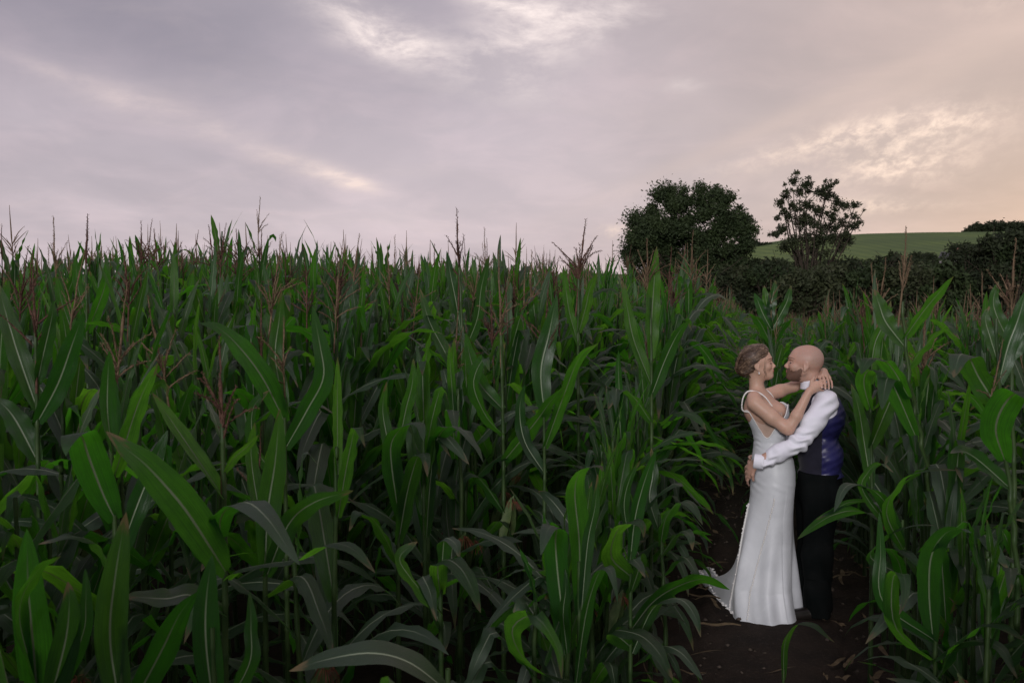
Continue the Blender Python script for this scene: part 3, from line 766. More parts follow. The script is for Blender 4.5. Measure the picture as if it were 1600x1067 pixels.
HP('near maize plant with upright blade and a bent-over broad leaf, far left of field', [(182, 1000, 3.0), (180, 810, 3.0), (174, 705, 3.0)], [
    ([(176, 706, 3.0), (168, 650, 2.99), (168, 600, 2.98), (171, 548, 2.96)], .060, [40, 30, 30], {'v': .45, 'rip': .03}),
    ([(180, 812, 3.0), (160, 770, 2.95), (138, 712, 2.86), (128, 682, 2.78), (112, 678, 2.70), (104, 694, 2.66), (103, 712, 2.65)], .100, [5, 5, 15, 40, 20, 10], {'v': .2}),
    ([(178, 745, 3.0), (196, 690, 2.98), (218, 625, 2.97), (246, 568, 2.96)], .065, [35, 35, 30], {'v': .35}),
    ([(182, 880, 3.0), (210, 800, 3.02), (236, 735, 3.05), (262, 672, 3.08)], .07, [40, 20, 10], {}),
    ([(182, 900, 3.0), (150, 850, 2.9), (110, 838, 2.8), (60, 850, 2.72)], .07, 40, {}),
    ])
HP('very near maize shoot with broad upright dark blades, bottom left corner', [(62, 1067, 2.35), (60, 1040, 2.35)], [
    ([(60, 1120, 2.35), (52, 1010, 2.33), (44, 920, 2.32), (42, 826, 2.32)], .085, [20, 10, 25], {'v': .3, 'rip': .03}),
    ([(70, 1120, 2.35), (100, 1010, 2.33), (108, 950, 2.32), (106, 908, 2.32)], .075, [30, 20], {'rip': .03}),
    ([(66, 1120, 2.36), (126, 1000, 2.36), (134, 940, 2.36), (133, 888, 2.36)], .05, [50, 30], {'rip': .03}),
    ([(60, 1080, 2.35), (30, 960, 2.28), (60, 890, 2.2), (95, 868, 2.14)], .05, [50, 60], {}),
    ])
HP('near maize shoot of tall pointed dark blades between the two left-hand stalks', [(190, 1067, 2.5), (192, 1000, 2.5)], [
    ([(190, 1120, 2.5), (172, 1000, 2.48), (180, 900, 2.46), (197, 800, 2.46)], .085, [15, 15, 20], {'rip': .03}),
    ([(196, 1120, 2.5), (250, 1020, 2.46), (280, 960, 2.42), (308, 925, 2.4)], .08, [30, 20], {'rip': .04}),
    ])
HP('near maize shoot with two narrow upright blades beside the open red tassel plant', [(335, 1067, 2.42), (332, 1010, 2.42)], [
    ([(335, 1120, 2.42), (322, 1010, 2.41), (322, 940, 2.41), (331, 868, 2.41)], .075, [25, 15], {'rip': .02}),
    ([(340, 1120, 2.42), (388, 1040, 2.38), (392, 980, 2.38), (390, 925, 2.38)], .05, [40, 30], {}),
    ])
HP('near maize plant with tall broad two-tone blade behind the open red tassel plant', [(415, 980, 3.2), (414, 880, 3.2), (420, 800, 3.2)], [
    ([(414, 890, 3.2), (418, 800, 3.18), (430, 720, 3.16), (437, 638, 3.15)], .085, [10, 15, 35], {'v': .45, 'rip': .04}),
    ([(416, 900, 3.2), (450, 820, 3.16), (490, 785, 3.10), (552, 766, 3.04)], .075, [30, 25, 40], {'v': .4}),
    ([(416, 850, 3.2), (398, 760, 3.22), (392, 700, 3.22), (398, 660, 3.2)], .06, 35, {}),
    ([(416, 930, 3.2), (470, 900, 3.2), (500, 960, 3.15), (520, 1020, 3.1)], .07, [30, 10], {}),
    ], tassel=(404, 790, 3.25, .75, 53, 6))
HP('maize plant with broad leaf folded over like a flag, near bottom middle', [(905, 1040, 3.3), (905, 900, 3.3)], [
    ([(884, 1000, 3.3), (872, 900, 3.27), (868, 845, 3.2), (870, 824, 3.12), (858, 824, 3.04), (850, 845, 3.0), (845, 867, 2.98)], .100, [5, 5, 20, 45, 25, 10], {'v': .12, 'rip': .03}),
    ([(905, 960, 3.3), (905, 850, 3.33), (898, 770, 3.3), (908, 735, 3.22), (935, 728, 3.15), (942, 736, 3.12)], .095, [5, 5, 20, 60, 60], {'v': .25, 'rip': .03}),
    ([(908, 960, 3.3), (918, 850, 3.29), (930, 790, 3.28), (934, 740, 3.27)], .045, [20, 35], {}),
    ([(886, 1020, 3.25), (880, 960, 3.22), (884, 920, 3.2), (883, 888, 3.2)], .04, 30, {}),
    ([(900, 1067, 3.28), (915, 960, 3.2), (935, 896, 3.1), (952, 888, 3.02), (962, 920, 2.98), (966, 944, 2.97)], .055, [40, 50, 50, 45], {'v': .3}),
    ([(904, 1067, 3.3), (830, 1040, 3.2), (800, 985, 3.1), (835, 962, 3.0), (870, 1010, 2.95), (878, 1060, 2.93)], .07, [30, 40, 40, 30], {'v': .25}),
    ])
HP('maize plant with one bright narrow spear blade, beside the flag-folded one', [(985, 1000, 3.9), (985, 880, 3.9)], [
    ([(984, 880, 3.9), (992, 810, 3.88), (1006, 755, 3.86), (1026, 700, 3.85)], .065, [30, 30, 40], {'v': .5, 'rip': .03}),
    ([(985, 900, 3.9), (955, 870, 3.8), (965, 828, 3.7), (990, 814, 3.6), (1004, 822, 3.55), (1006, 840, 3.53)], .10, [20, 15, 30, 60], {'v': .2}),
    ([(986, 925, 3.9), (1000, 880, 3.84), (990, 873, 3.78), (1000, 885, 3.74), (1008, 902, 3.7)], .07, [10, 40, 20], {'v': .15, 'rip': .03}),
    ([(985, 850, 3.9), (975, 790, 3.9), (985, 745, 3.9), (1000, 720, 3.9)], .05, 40, {}),
    ])
HP('maize plant at the path edge whose leaves arch over the earth left of the bride', [(1040, 985, 4.6), (1035, 880, 4.6), (1030, 820, 4.6)], [
    ([(1032, 850, 4.6), (1040, 810, 4.52), (1060, 786, 4.42), (1080, 788, 4.34), (1098, 820, 4.28)], .085, [30, 40, 50, 40], {'v': .25}),
    ([(1032, 870, 4.6), (1060, 832, 4.5), (1078, 836, 4.4), (1082, 860, 4.36)], .075, [30, 50, 30], {'v': .25}),
    ([(1034, 900, 4.6), (1065, 870, 4.5), (1085, 890, 4.4), (1092, 912, 4.36)], .07, [40, 30], {}),
    ([(1030, 830, 4.6), (1015, 780, 4.62), (1020, 740, 4.65), (1018, 700, 4.66)], .07, [20, 30], {}),
    ])
HP('low maize plant whose long leaf tip reaches across to the lace train', [(985, 1067, 3.7), (985, 985, 3.7)], [
    ([(985, 985, 3.7), (1020, 940, 3.9), (1060, 915, 4.1), (1100, 905, 4.3), (1140, 921, 4.45)], .075, [30, 40, 45, 40], {'v': .2}),
    ([(985, 1010, 3.7), (960, 985, 3.6), (1000, 992, 3.5), (1030, 1020, 3.4), (1052, 1062, 3.35)], .085, [50, 30, 20, 20], {'v': .2}),
    ([(988, 1020, 3.7), (1020, 950, 3.75), (1060, 935, 3.7), (1085, 960, 3.65), (1095, 995, 3.6)], .07, [30, 40, 30], {}),
    ([(988, 1040, 3.7), (1030, 1010, 3.6), (1065, 1020, 3.5), (1098, 1062, 3.42)], .07, [30, 20], {}),
    ])
HP('near maize plant with a pale leaf folded down beside the bottom edge', [(690, 1067, 3.3), (688, 960, 3.3), (690, 900, 3.3)], [
    ([(688, 930, 3.3), (684, 885, 3.25), (700, 874, 3.16), (722, 890, 3.08), (740, 925, 3.03), (751, 957, 3.0)], .080, [30, 40, 25, 25], {'v': .2}),
    ([(688, 980, 3.3), (672, 930, 3.3), (660, 900, 3.25), (672, 925, 3.15), (682, 970, 3.1)], .06, 30, {}),
    ([(690, 900, 3.3), (692, 860, 3.3), (696, 840, 3.28), (712, 850, 3.22), (718, 872, 3.2)], .06, [20, 50, 30], {}),
    ([(690, 960, 3.3), (640, 900, 3.3), (625, 870, 3.3), (652, 846, 3.28)], .07, [20, 20], {}),
    ])
HP('very near low maize plant with one long leaf lying flat along the bottom edge', [(700, 1090, 2.45), (700, 1075, 2.45)], [
    ([(700, 1080, 2.45), (640, 1035, 2.4), (580, 1020, 2.36), (510, 1030, 2.34), (452, 1048, 2.33)], .085, [55, 50, 45, 50], {'v': .2, 'rip': .03}),
    ])
HP('maize plant with one big leaf rising to the upper left, left middle', [(448, 900, 3.9), (446, 760, 3.9), (445, 640, 3.9)], [
    ([(445, 660, 3.9), (410, 590, 3.82), (372, 540, 3.76), (340, 512, 3.72), (312, 505, 3.7)], .095, [15, 20, 35, 50], {'v': .25}),
    ([(446, 640, 3.9), (430, 560, 3.9), (436, 500, 3.9), (440, 455, 3.88)], .065, [20, 30], {}),
    ([(446, 700, 3.9), (480, 640, 3.85), (505, 590, 3.8), (500, 540, 3.78), (488, 478, 3.75)], .085, [15, 20, 25], {}),
    ([(446, 760, 3.9), (400, 700, 3.9), (395, 640, 3.85), (420, 610, 3.8)], .07, 30, {}),
    ], tassel=(444, 600, 3.9, .8, 54, 7))
HP('maize plant with a broad blade bent over at chest height, centre of the field', [(622, 880, 4.2), (622, 760, 4.2), (624, 700, 4.2)], [
    ([(622, 800, 4.2), (612, 730, 4.16), (612, 690, 4.1), (634, 664, 4.02), (655, 662, 3.96), (662, 690, 3.92)], .10, [10, 10, 25, 50, 20], {'v': .2}),
    ([(622, 850, 4.2), (636, 770, 4.18), (652, 715, 4.1), (664, 712, 4.02), (668, 745, 3.98)], .09, [10, 20, 50, 15], {'v': .2}),
    ([(622, 760, 4.2), (606, 690, 4.2), (598, 640, 4.2), (604, 596, 4.18)], .06, 30, {}),
    ([(622, 700, 4.2), (634, 640, 4.2), (644, 600, 4.2), (646, 560, 4.2)], .06, 30, {}),
    ([(622, 880, 4.2), (590, 820, 4.1), (560, 800, 4.0), (545, 830, 3.95)], .08, 30, {}),
    ])
HP('maize plant with a tall bare stalk and long pale leaf sweeping right, centre', [(787, 900, 4.8), (787, 740, 4.8), (785, 620, 4.8), (783, 540, 4.8)], [
    ([(787, 720, 4.8), (812, 690, 4.7), (840, 655, 4.6), (862, 625, 4.5), (884, 602, 4.42)], .095, [30, 40, 50, 45], {'v': .25}),
    ([(786, 640, 4.8), (750, 600, 4.8), (735, 560, 4.8), (728, 520, 4.8)], .08, [20, 30], {}),
    ([(787, 680, 4.8), (760, 650, 4.75), (740, 600, 4.7), (756, 560, 4.66), (765, 580, 4.62)], .085, [20, 30], {}),
    ([(787, 800, 4.8), (760, 760, 4.75), (735, 740, 4.7), (708, 770, 4.65)], .08, 30, {}),
    ], tassel=(782, 520, 4.8, .95, 56, 8), ear=(787, 850, 4.78))
HP('maize plant with a wide lit-up blade standing straight, right of centre', [(850, 900, 4.6), (851, 760, 4.6), (850, 650, 4.6)], [
    ([(851, 650, 4.6), (845, 580, 4.6), (858, 520, 4.6), (870, 462, 4.6)], .098, [10, 10, 25], {'v': .4, 'rip': .05}),
    ([(851, 700, 4.6), (880, 620, 4.55), (905, 560, 4.5), (935, 536, 4.45)], .07, [30, 40], {}),
    ([(851, 740, 4.6), (820, 690, 4.6), (812, 640, 4.6), (820, 600, 4.6)], .07, 30, {}),
    ], tassel=(850, 560, 4.62, .9, 57, 6))
HP('tall maize plant with the highest tassel spike against the sky, centre', [(722, 700, 5.4), (722, 520, 5.4), (718, 430, 5.4)], [
    ([(720, 520, 5.4), (712, 470, 5.4), (704, 430, 5.4), (698, 392, 5.4)], .065, 30, {}),
    ([(720, 560, 5.4), (745, 500, 5.38), (752, 450, 5.36), (765, 398, 5.35)], .07, 35, {}),
    ([(721, 600, 5.4), (690, 540, 5.38), (670, 500, 5.36), (656, 450, 5.35)], .08, 30, {}),
    ], tassel=(717, 432, 5.4, 1.02, 61, 6))
HP('tall maize plant whose branched tassel stands alone against the sky left of the trees', [(904, 700, 5.6), (903, 540, 5.6), (904, 450, 5.6)], [
    ([(904, 520, 5.6), (915, 480, 5.58), (922, 450, 5.56), (934, 425, 5.55)], .07, 40, {}),
    ([(904, 540, 5.6), (890, 490, 5.6), (884, 450, 5.6), (880, 415, 5.6)], .06, 30, {}),
    ], tassel=(904, 442, 5.6, 1.05, 63, 11))
HP('tall maize plant with a long upright blade in front of the round tree', [(1018, 740, 5.2), (1018, 600, 5.2), (1016, 480, 5.2)], [
    ([(1017, 560, 5.2), (1018, 500, 5.2), (1022, 440, 5.2), (1026, 385, 5.2)], .085, [30, 25, 35], {'v': .4}),
    ([(1017, 600, 5.2), (990, 530, 5.2), (980, 480, 5.2), (972, 438, 5.2)], .07, 30, {}),
    ([(1017, 620, 5.2), (1040, 560, 5.15), (1060, 520, 5.1), (1078, 500, 5.05)], .08, 30, {}),
    ([(1018, 660, 5.2), (990, 620, 5.15), (965, 610, 5.1), (950, 640, 5.05)], .08, 30, {}),
    ], tassel=(1012, 452, 5.2, .8, 64, 9))
HP('tall maize plant with an open pale tassel overlapping the green hillside', [(1452, 760, 4.3), (1420, 600, 4.2), (1410, 490, 4.2)], [
    ([(1412, 530, 4.2), (1440, 490, 4.15), (1465, 460, 4.12), (1490, 432, 4.1)], .065, [45, 50], {}),
    ([(1412, 540, 4.2), (1385, 505, 4.2), (1375, 480, 4.2), (1366, 452, 4.2)], .085, [30, 30], {}),
    ([(1415, 580, 4.2), (1445, 540, 4.2), (1480, 510, 4.2), (1500, 530, 4.15)], .08, 40, {}),
    ([(1420, 620, 4.2), (1390, 570, 4.15), (1360, 560, 4.1), (1345, 585, 4.05)], .085, 30, {}),
    ([(1430, 680, 4.25), (1400, 610, 4.2), (1388, 590, 4.1), (1382, 610, 4.05), (1378, 640, 4.0)], .09, [10, 40, 10], {'v': .2}),
    ], tassel=(1409, 458, 4.2, .86, 66, 5))
HP('maize plant with a bright young blade pair, directly right of the bald man', [(1362, 900, 5.2), (1362, 760, 5.2), (1360, 640, 5.2), (1358, 560, 5.2)], [
    ([(1360, 640, 5.2), (1350, 600, 5.15), (1356, 580, 5.1), (1378, 582, 5.0), (1372, 612, 4.96)], .085, [20, 40, 50, 20], {}),
    ([(1360, 700, 5.2), (1385, 640, 5.15), (1405, 600, 5.1), (1440, 590, 5.05)], .09, 30, {}),
    ([(1360, 600, 5.2), (1366, 540, 5.2), (1384, 500, 5.2), (1392, 470, 5.2)], .07, 35, {}),
    ([(1361, 760, 5.2), (1350, 690, 5.2), (1342, 640, 5.2), (1330, 600, 5.2)], .08, 25, {}),
    ])
HP('low maize plant at the right path edge, its leaf reaching across the trousers', [(1420, 1000, 4.3), (1415, 900, 4.3), (1410, 830, 4.3)], [
    ([(1410, 850, 4.3), (1385, 815, 4.35), (1340, 798, 4.5), (1300, 805, 4.6), (1266, 826, 4.7), (1246, 842, 4.75)], .062, [50, 50, 45, 40, 45], {'v': .2, 'rip': .03}),
    ([(1410, 830, 4.3), (1376, 790, 4.35), (1330, 784, 4.5), (1298, 800, 4.6), (1275, 812, 4.65)], .035, [50, 50, 50], {'rip': .03}),
    ([(1410, 840, 4.3), (1380, 780, 4.3), (1345, 757, 4.25), (1320, 762, 4.2), (1303, 800, 4.15)], .065, [40, 50, 45, 30], {'v': .25}),
    ([(1412, 860, 4.3), (1385, 800, 4.15), (1410, 752, 4.0), (1450, 734, 3.9), (1500, 735, 3.85)], .080, [20, 30, 50, 60], {'v': .2}),
    ([(1412, 850, 4.3), (1350, 770, 4.3), (1356, 738, 4.25), (1376, 724, 4.2), (1396, 738, 4.15)], .04, [30, 45, 50], {}),
    ([(1414, 900, 4.3), (1360, 870, 4.3), (1385, 838, 4.2), (1420, 822, 4.1), (1462, 820, 4.05)], .07, [30, 45, 60], {'v': .2}),
    ([(1415, 930, 4.3), (1405, 880, 4.2), (1392, 858, 4.1), (1420, 866, 4.0), (1448, 900, 3.95)], .06, [20, 50, 30], {'v': .2}),
    ])
HP('low maize plant with a broad grey-green leaf bent over, bottom right', [(1462, 1040, 3.6), (1458, 960, 3.6)], [
    ([(1458, 1000, 3.6), (1452, 930, 3.55), (1455, 870, 3.45), (1475, 835, 3.35), (1500, 826, 3.28), (1518, 832, 3.25)], .085, [10, 15, 30, 55, 65], {'v': .2}),
    ([(1458, 1030, 3.6), (1400, 980, 3.5), (1395, 905, 3.45), (1412, 898, 3.4), (1414, 930, 3.36), (1405, 960, 3.34)], .06, [20, 20, 50, 20], {}),
    ([(1460, 1000, 3.6), (1380, 940, 3.5), (1376, 860, 3.5), (1374, 800, 3.5)], .055, [20, 25], {}),
    ([(1460, 1030, 3.6), (1520, 985, 3.3), (1560, 975, 3.2), (1600, 1000, 3.1)], .09, [60, 55], {}),
    ([(1462, 1060, 3.6), (1500, 1005, 3.4), (1560, 1010, 3.3), (1590, 1060, 3.2)], .08, [40, 20], {}),
    ])
HP('low maize plant whose arching leaf crosses in front of the dress hem', [(1225, 1075, 4.55), (1224, 1060, 4.55)], [
    ([(1224, 1062, 4.55), (1226, 1005, 4.55), (1245, 975, 4.5), (1270, 976, 4.42), (1290, 992, 4.36), (1304, 1003, 4.33)], .058, [40, 45, 50, 45], {'v': .25, 'rip': .03}),
    ])
HP('tall maize plant with folded flag leaf and pale spike, right edge of the frame', [(1590, 900, 3.5), (1572, 720, 3.5), (1560, 600, 3.5), (1556, 520, 3.5)], [
    ([(1570, 720, 3.5), (1556, 670, 3.4), (1572, 628, 3.3), (1600, 612, 3.2), (1640, 640, 3.1)], .105, [15, 30, 50, 30], {'v': .2}),
    ([(1562, 640, 3.5), (1530, 590, 3.5), (1515, 560, 3.45), (1500, 555, 3.4), (1490, 590, 3.35)], .10, [15, 30, 40, 15], {'v': .2}),
    ([(1560, 600, 3.5), (1575, 540, 3.5), (1590, 500, 3.5), (1605, 450, 3.5)], .07, 30, {}),
    ([(1575, 760, 3.5), (1530, 720, 3.45), (1505, 705, 3.4), (1485, 708, 3.35)], .07, [40, 60], {}),
    ([(1560, 570, 3.5), (1548, 530, 3.5), (1540, 500, 3.5), (1546, 478, 3.5)], .05, 30, {}),
    ], tassel=(1548, 635, 3.45, .62, 68, 3))
HP('tall maize plant with a broken-looking open tassel at the right edge', [(1585, 760, 3.9), (1580, 600, 3.9), (1580, 500, 3.9)], [
    ([(1580, 540, 3.9), (1560, 500, 3.9), (1552, 470, 3.9), (1560, 440, 3.9)], .06, 30, {}),
    ([(1580, 560, 3.9), (1600, 520, 3.9), (1625, 500, 3.9)], .07, 30, {}),
    ], tassel=(1580, 500, 3.9, .9, 70, 9))
HP('maize plant whose red-brown tassel leans among dark leaves at far left', [(60, 760, 3.6), (58, 640, 3.6), (56, 540, 3.6)], [
    ([(58, 640, 3.6), (30, 560, 3.6), (12, 500, 3.6), (-4, 440, 3.6)], .08, [20, 20], {}),
    ([(58, 660, 3.6), (90, 600, 3.58), (112, 540, 3.56), (130, 490, 3.55)], .085, [15, 20], {}),
    ([(58, 600, 3.6), (66, 560, 3.6), (80, 500, 3.6), (84, 470, 3.6)], .06, 30, {}),
    ([(58, 720, 3.6), (20, 650, 3.6), (-10, 620, 3.6)], .09, 20, {}),
    ], tassel=(56, 545, 3.6, .9, 71, 6))
HP('tall maize plant with bare brown spike high against the sky, upper left', [(138, 640, 5.0), (136, 520, 5.0), (135, 430, 5.0)], [
    ([(136, 500, 5.0), (124, 460, 5.0), (120, 430, 5.0), (118, 400, 5.0)], .06, 30, {}),
    ([(136, 520, 5.0), (156, 470, 4.98), (165, 440, 4.96), (164, 412, 4.95)], .07, 30, {}),
    ([(137, 560, 5.0), (110, 510, 5.0), (96, 470, 5.0), (88, 430, 5.0)], .075, 25, {}),
    ], tassel=(135, 436, 5.0, .95, 73, 2))

HP('tall leafy maize plant standing in the gap of the path behind the couple', [(1208, 700, 9.0), (1206, 560, 9.0), (1205, 490, 9.0)], [
    ([(1205, 500, 9.0), (1204, 480, 9.0), (1208, 460, 9.0), (1212, 438, 9.0)], .095, [20, 30], {}),
    ([(1205, 515, 9.0), (1192, 490, 8.98), (1184, 470, 8.96), (1178, 458, 8.95)], .10, 20, {}),
    ([(1206, 515, 9.0), (1220, 490, 9.0), (1230, 470, 9.0), (1236, 446, 9.0)], .10, 30, {}),
    ([(1206, 540, 9.0), (1185, 500, 8.9), (1165, 490, 8.8), (1155, 505, 8.75)], .10, 20, {}),
    ([(1206, 540, 9.0), (1228, 505, 8.9), (1245, 498, 8.8), (1256, 515, 8.75)], .10, 20, {}),
    ([(1207, 580, 9.0), (1188, 540, 8.9), (1165, 530, 8.8), (1150, 550, 8.75)], .10, 20, {}),
    ([(1207, 580, 9.0), (1225, 545, 8.9), (1245, 538, 8.8), (1262, 556, 8.75)], .10, 20, {}),
    ([(1206, 500, 9.0), (1199, 480, 9.0), (1196, 462, 9.0), (1194, 446, 9.0)], .08, 20, {}),
    ], tassel=(1205, 476, 9.0, .7, 80, 7))

# ---- the random field: rows parallel to the path
MAN_XY = (1.93, 6.28); BRIDE_XY = (1.62, 6.2)
def blocked(p):
    """would this leaf point poke into the couple, the path's open view of them, or the lens?"""
    if math.hypot(p[0], p[1]) < 1.55 and p[2] > 1.2: return True
    for (cx_, cy_) in (MAN_XY, BRIDE_XY):
        if math.hypot(p[0] - cx_, p[1] - cy_) < .40 and p[2] < 1.85: return True
    if p[1] < 6.4 and p[1] > .3:
        x, y, d = proj(p)
        m_ = (np.abs(HPA[:, 0] - x) < 20) & (np.abs(HPA[:, 1] - y) < 20) & (HPA[:, 2] > d + .03)
        if m_.any(): return True
        if 1140 < x < 1328 and 520 < y < 1000: return True
        if 1085 < x < 1150 and 860 < y < 1000: return True
    return False
HPA = np.array(HPTS); near, rest = [], []
row_offs = [-.66 - .75 * i for i in range(80)] + [.77 + .75 * i for i in range(75)] + [.08]
qf = np.random.default_rng(42)
for off in row_offs:
    s = -4.0
    while s < 80:
        s += qf.uniform(.105, .165)
        if qf.random() < .05: continue
        if off == .08 and (s < 8.6 or (s < 16 and qf.random() < .4)): continue
        l = off + qf.normal() * .022
        x = s * SA + l * CA; y = s * CA - l * SA
        d = math.hypot(x, y)
        if d < 1.3: continue
        if y < .6 and abs(l) < .7: continue
        if y < -.5 and d > 8.5: continue
        a = math.atan2(x, y)
        if d > 4.5 and abs(a) > R(33): continue
        if y > 74: continue
        if x < 0 and y > 46: continue
        if y > 25 and qf.random() < .25: continue
        if any(math.hypot(x - hx, y - hy) < .10 for hx, hy in HERO_XY): continue
        if any(math.hypot(x - cx_, y - cy_) < .36 for cx_, cy_ in (MAN_XY, BRIDE_XY)): continue
        # the crop stands lower at the near edge and along the path
        ln_ = math.sin(x * .9 + y * .35) * .05 + math.sin(x * .37 - y * .8 + 2) * .06
        Hh = np.interp(d, [1.3, 2.4, 3.5, 5.5, 8, 12, 40], [1.35, 1.45, 1.68, 1.86, 1.98, 2.02, 2.02])
        if x < 0: Hh += .04 * float(np.interp(d, [4, 9], [0, 1]))
        if x > 0 and off > -1.0 and off < 0: Hh *= np.interp(s, [0, 3, 5.5, 8], [.62, .62, .80, .97])
        if .5 < off < 1.2: Hh *= np.interp(s, [0, 3.5, 5.0, 8], [.60, .62, .84, .95])
        if off < -1 and off > -2 : Hh *= np.interp(s, [0, 3, 6], [.88, .9, .97])
        px_ = proj((x, y, 1.5))[0]
        if px_ > 560 and px_ < 1000 and d < 14: Hh *= .965
        Hh = float(Hh * (1 + ln_ * .6 + qf.normal() * .055))
        if off == .08: Hh *= np.interp(s, [8, 20], [.80, .9])
        if y < -.2: Hh = max(Hh, 2.1)
        if off > 1.4 and y > 0: Hh *= .93
        if l > .3 and y > 0: Hh *= np.interp(d, [5.5, 8], [1, .93])
        rest.append((x, y, d, Hh, px_))
# nearest ones that the frame shows become individual plants
cand = [i for i, r in enumerate(rest) if -120 < r[4] < 1720 and r[1] > 1.2]
cand.sort(key=lambda i: rest[i][2])
near_i = set(cand[:300 - len(HEROES) + 22])
near = [rest[i] for i in sorted(near_i, key=lambda i: rest[i][2])]
rest = [r for i, r in enumerate(rest) if i not in near_i]
print('near', len(near), 'rest', len(rest), 'max near d', near[-1][2])
GROUP = 'maize plants standing in the field'
LAB = {'L': 'green maize plant in the dense crop left of the path', 'R': 'green maize plant in the crop right of the path'}
qn = np.random.default_rng(99)
for (x, y, d, H, px_) in near:
    gz = float(ground_z(x, y))
    lat = x * CA - y * SA
    root = empty('maize_plant', (x, y, gz), (R(qn.normal() * 1.6), R(qn.normal() * 1.6), qn.uniform(0, 6.28)))
    Mw = Matrix.LocRotScale(root.location, root.rotation_euler, None)
    plan = []; lost = 0; topz = 0
    for (k, i, z, az_, s, tilt) in plan_plant(qn, H):
        Ml = Matrix.LocRotScale(Vector((math.cos(az_) * .006, math.sin(az_) * .006, z)), Euler((0, tilt, az_)), Vector((s, s, s)))
        Vl = LEAFD[k][i][0][2::15]
        G = Mw @ Ml
        if any(blocked(G @ Vector(p)) for p in Vl):
            if z > H * .35: lost += 1
            continue
        plan.append((k, i, Ml)); topz = max(topz, z)
    if lost > 4 or topz < H * .75:
        bpy.data.objects.remove(root); continue
    st = mobj('stalk', STALK[int(qn.integers(4))], root); st.scale = (1, 1, min(H, topz + .06))
    for (k, i, Ml) in plan:
        o = bpy.data.objects.new('leaf', LEAF[k][i]); o.matrix_local = Ml
        COL.objects.link(o); o.parent = root
    r_ = qn.random(); has_t = False
    if r_ < .40 and topz > H * .9 and H > 1.5 and d > 3.4:
        p = Mw @ Vector((0, 0, H + .15))
        if not blocked(p) and not blocked(Mw @ Vector((0, 0, H + .3))):
            o = mobj('tassel', TASS[int(qn.integers(7))] if qn.random() < .8 else TASS_CLOSED, root); o.location = (0, 0, H + .10)
            has_t = True; s = qn.uniform(.72, 1.0); o.scale = (s, s, s); o.rotation_euler = (R(qn.normal() * 5), R(qn.normal() * 5), qn.uniform(0, 6.28))
    tag(root, ('green maize plant with a brown tassel in the ' if has_t else 'leafy green maize plant without a tassel in the ') + ('dense crop left of the path' if lat < 0 else 'crop right of the path'), 'maize plant', GROUP)
    if r_ < .35 and not blocked(Mw @ Vector((0, 0, H * .5))):
        e, sk = EARS[int(qn.integers(2))]
        o = mobj('ear', e, root); o.location = (.008, 0, H * .46); o.rotation_euler = (0, R(8), qn.uniform(0, 6.28)); mobj('silk', sk, o)

# ---- everything further: one mass, instanced from a handful of whole plants
def whole_plant(seed, lod):
    q = np.random.default_rng(seed); A = Acc(); mats = [M_LEAF, M_STALK, M_TASSEL if seed % 3 else M_TASSEL2]
    Vs, Fs, Us, Ms = [], [], [], []; n = 0
    H = 2.0
    def put(V, Q, U, mi):
        nonlocal n
        Vs.append(V); Fs.append(np.asarray(Q) + n); Us.append(U); Ms.append(np.full(len(Q), mi)); n += len(V)
    V, Q, U = tube([(0, 0, 0), (0, 0, 1.0), (.005, 0, H + .1)], [.013, .011, .006], 6 if lod == 0 else 3); put(V, Q, U, 1)
    src = LEAFD if lod == 0 else LEAFLOD
    for j, (k, i, z, az_, s, tilt) in enumerate(plan_plant(q, H)):
        if lod == 2 and j < 4: continue
        V, Q, U = src[k][i]
        M_ = np.array(Matrix.LocRotScale(Vector((0, 0, z)), Euler((0, tilt, az_)), Vector((s, s, s))))
        put(V @ M_[:3, :3].T + M_[:3, 3], Q, U, 0)
    if (seed % 2 if lod else seed % 3 == 0):
        A = tassel_def(seed + 300, None, False, 1.0)
        V = np.concatenate(A.V) * .9 + [0, 0, H + .10]; put(V, np.concatenate(A.Q), np.concatenate(A.U), 2)
    return np_mesh('plant', np.concatenate(Vs), np.concatenate(Fs), mats, np.concatenate(Us), True, np.concatenate(Ms))
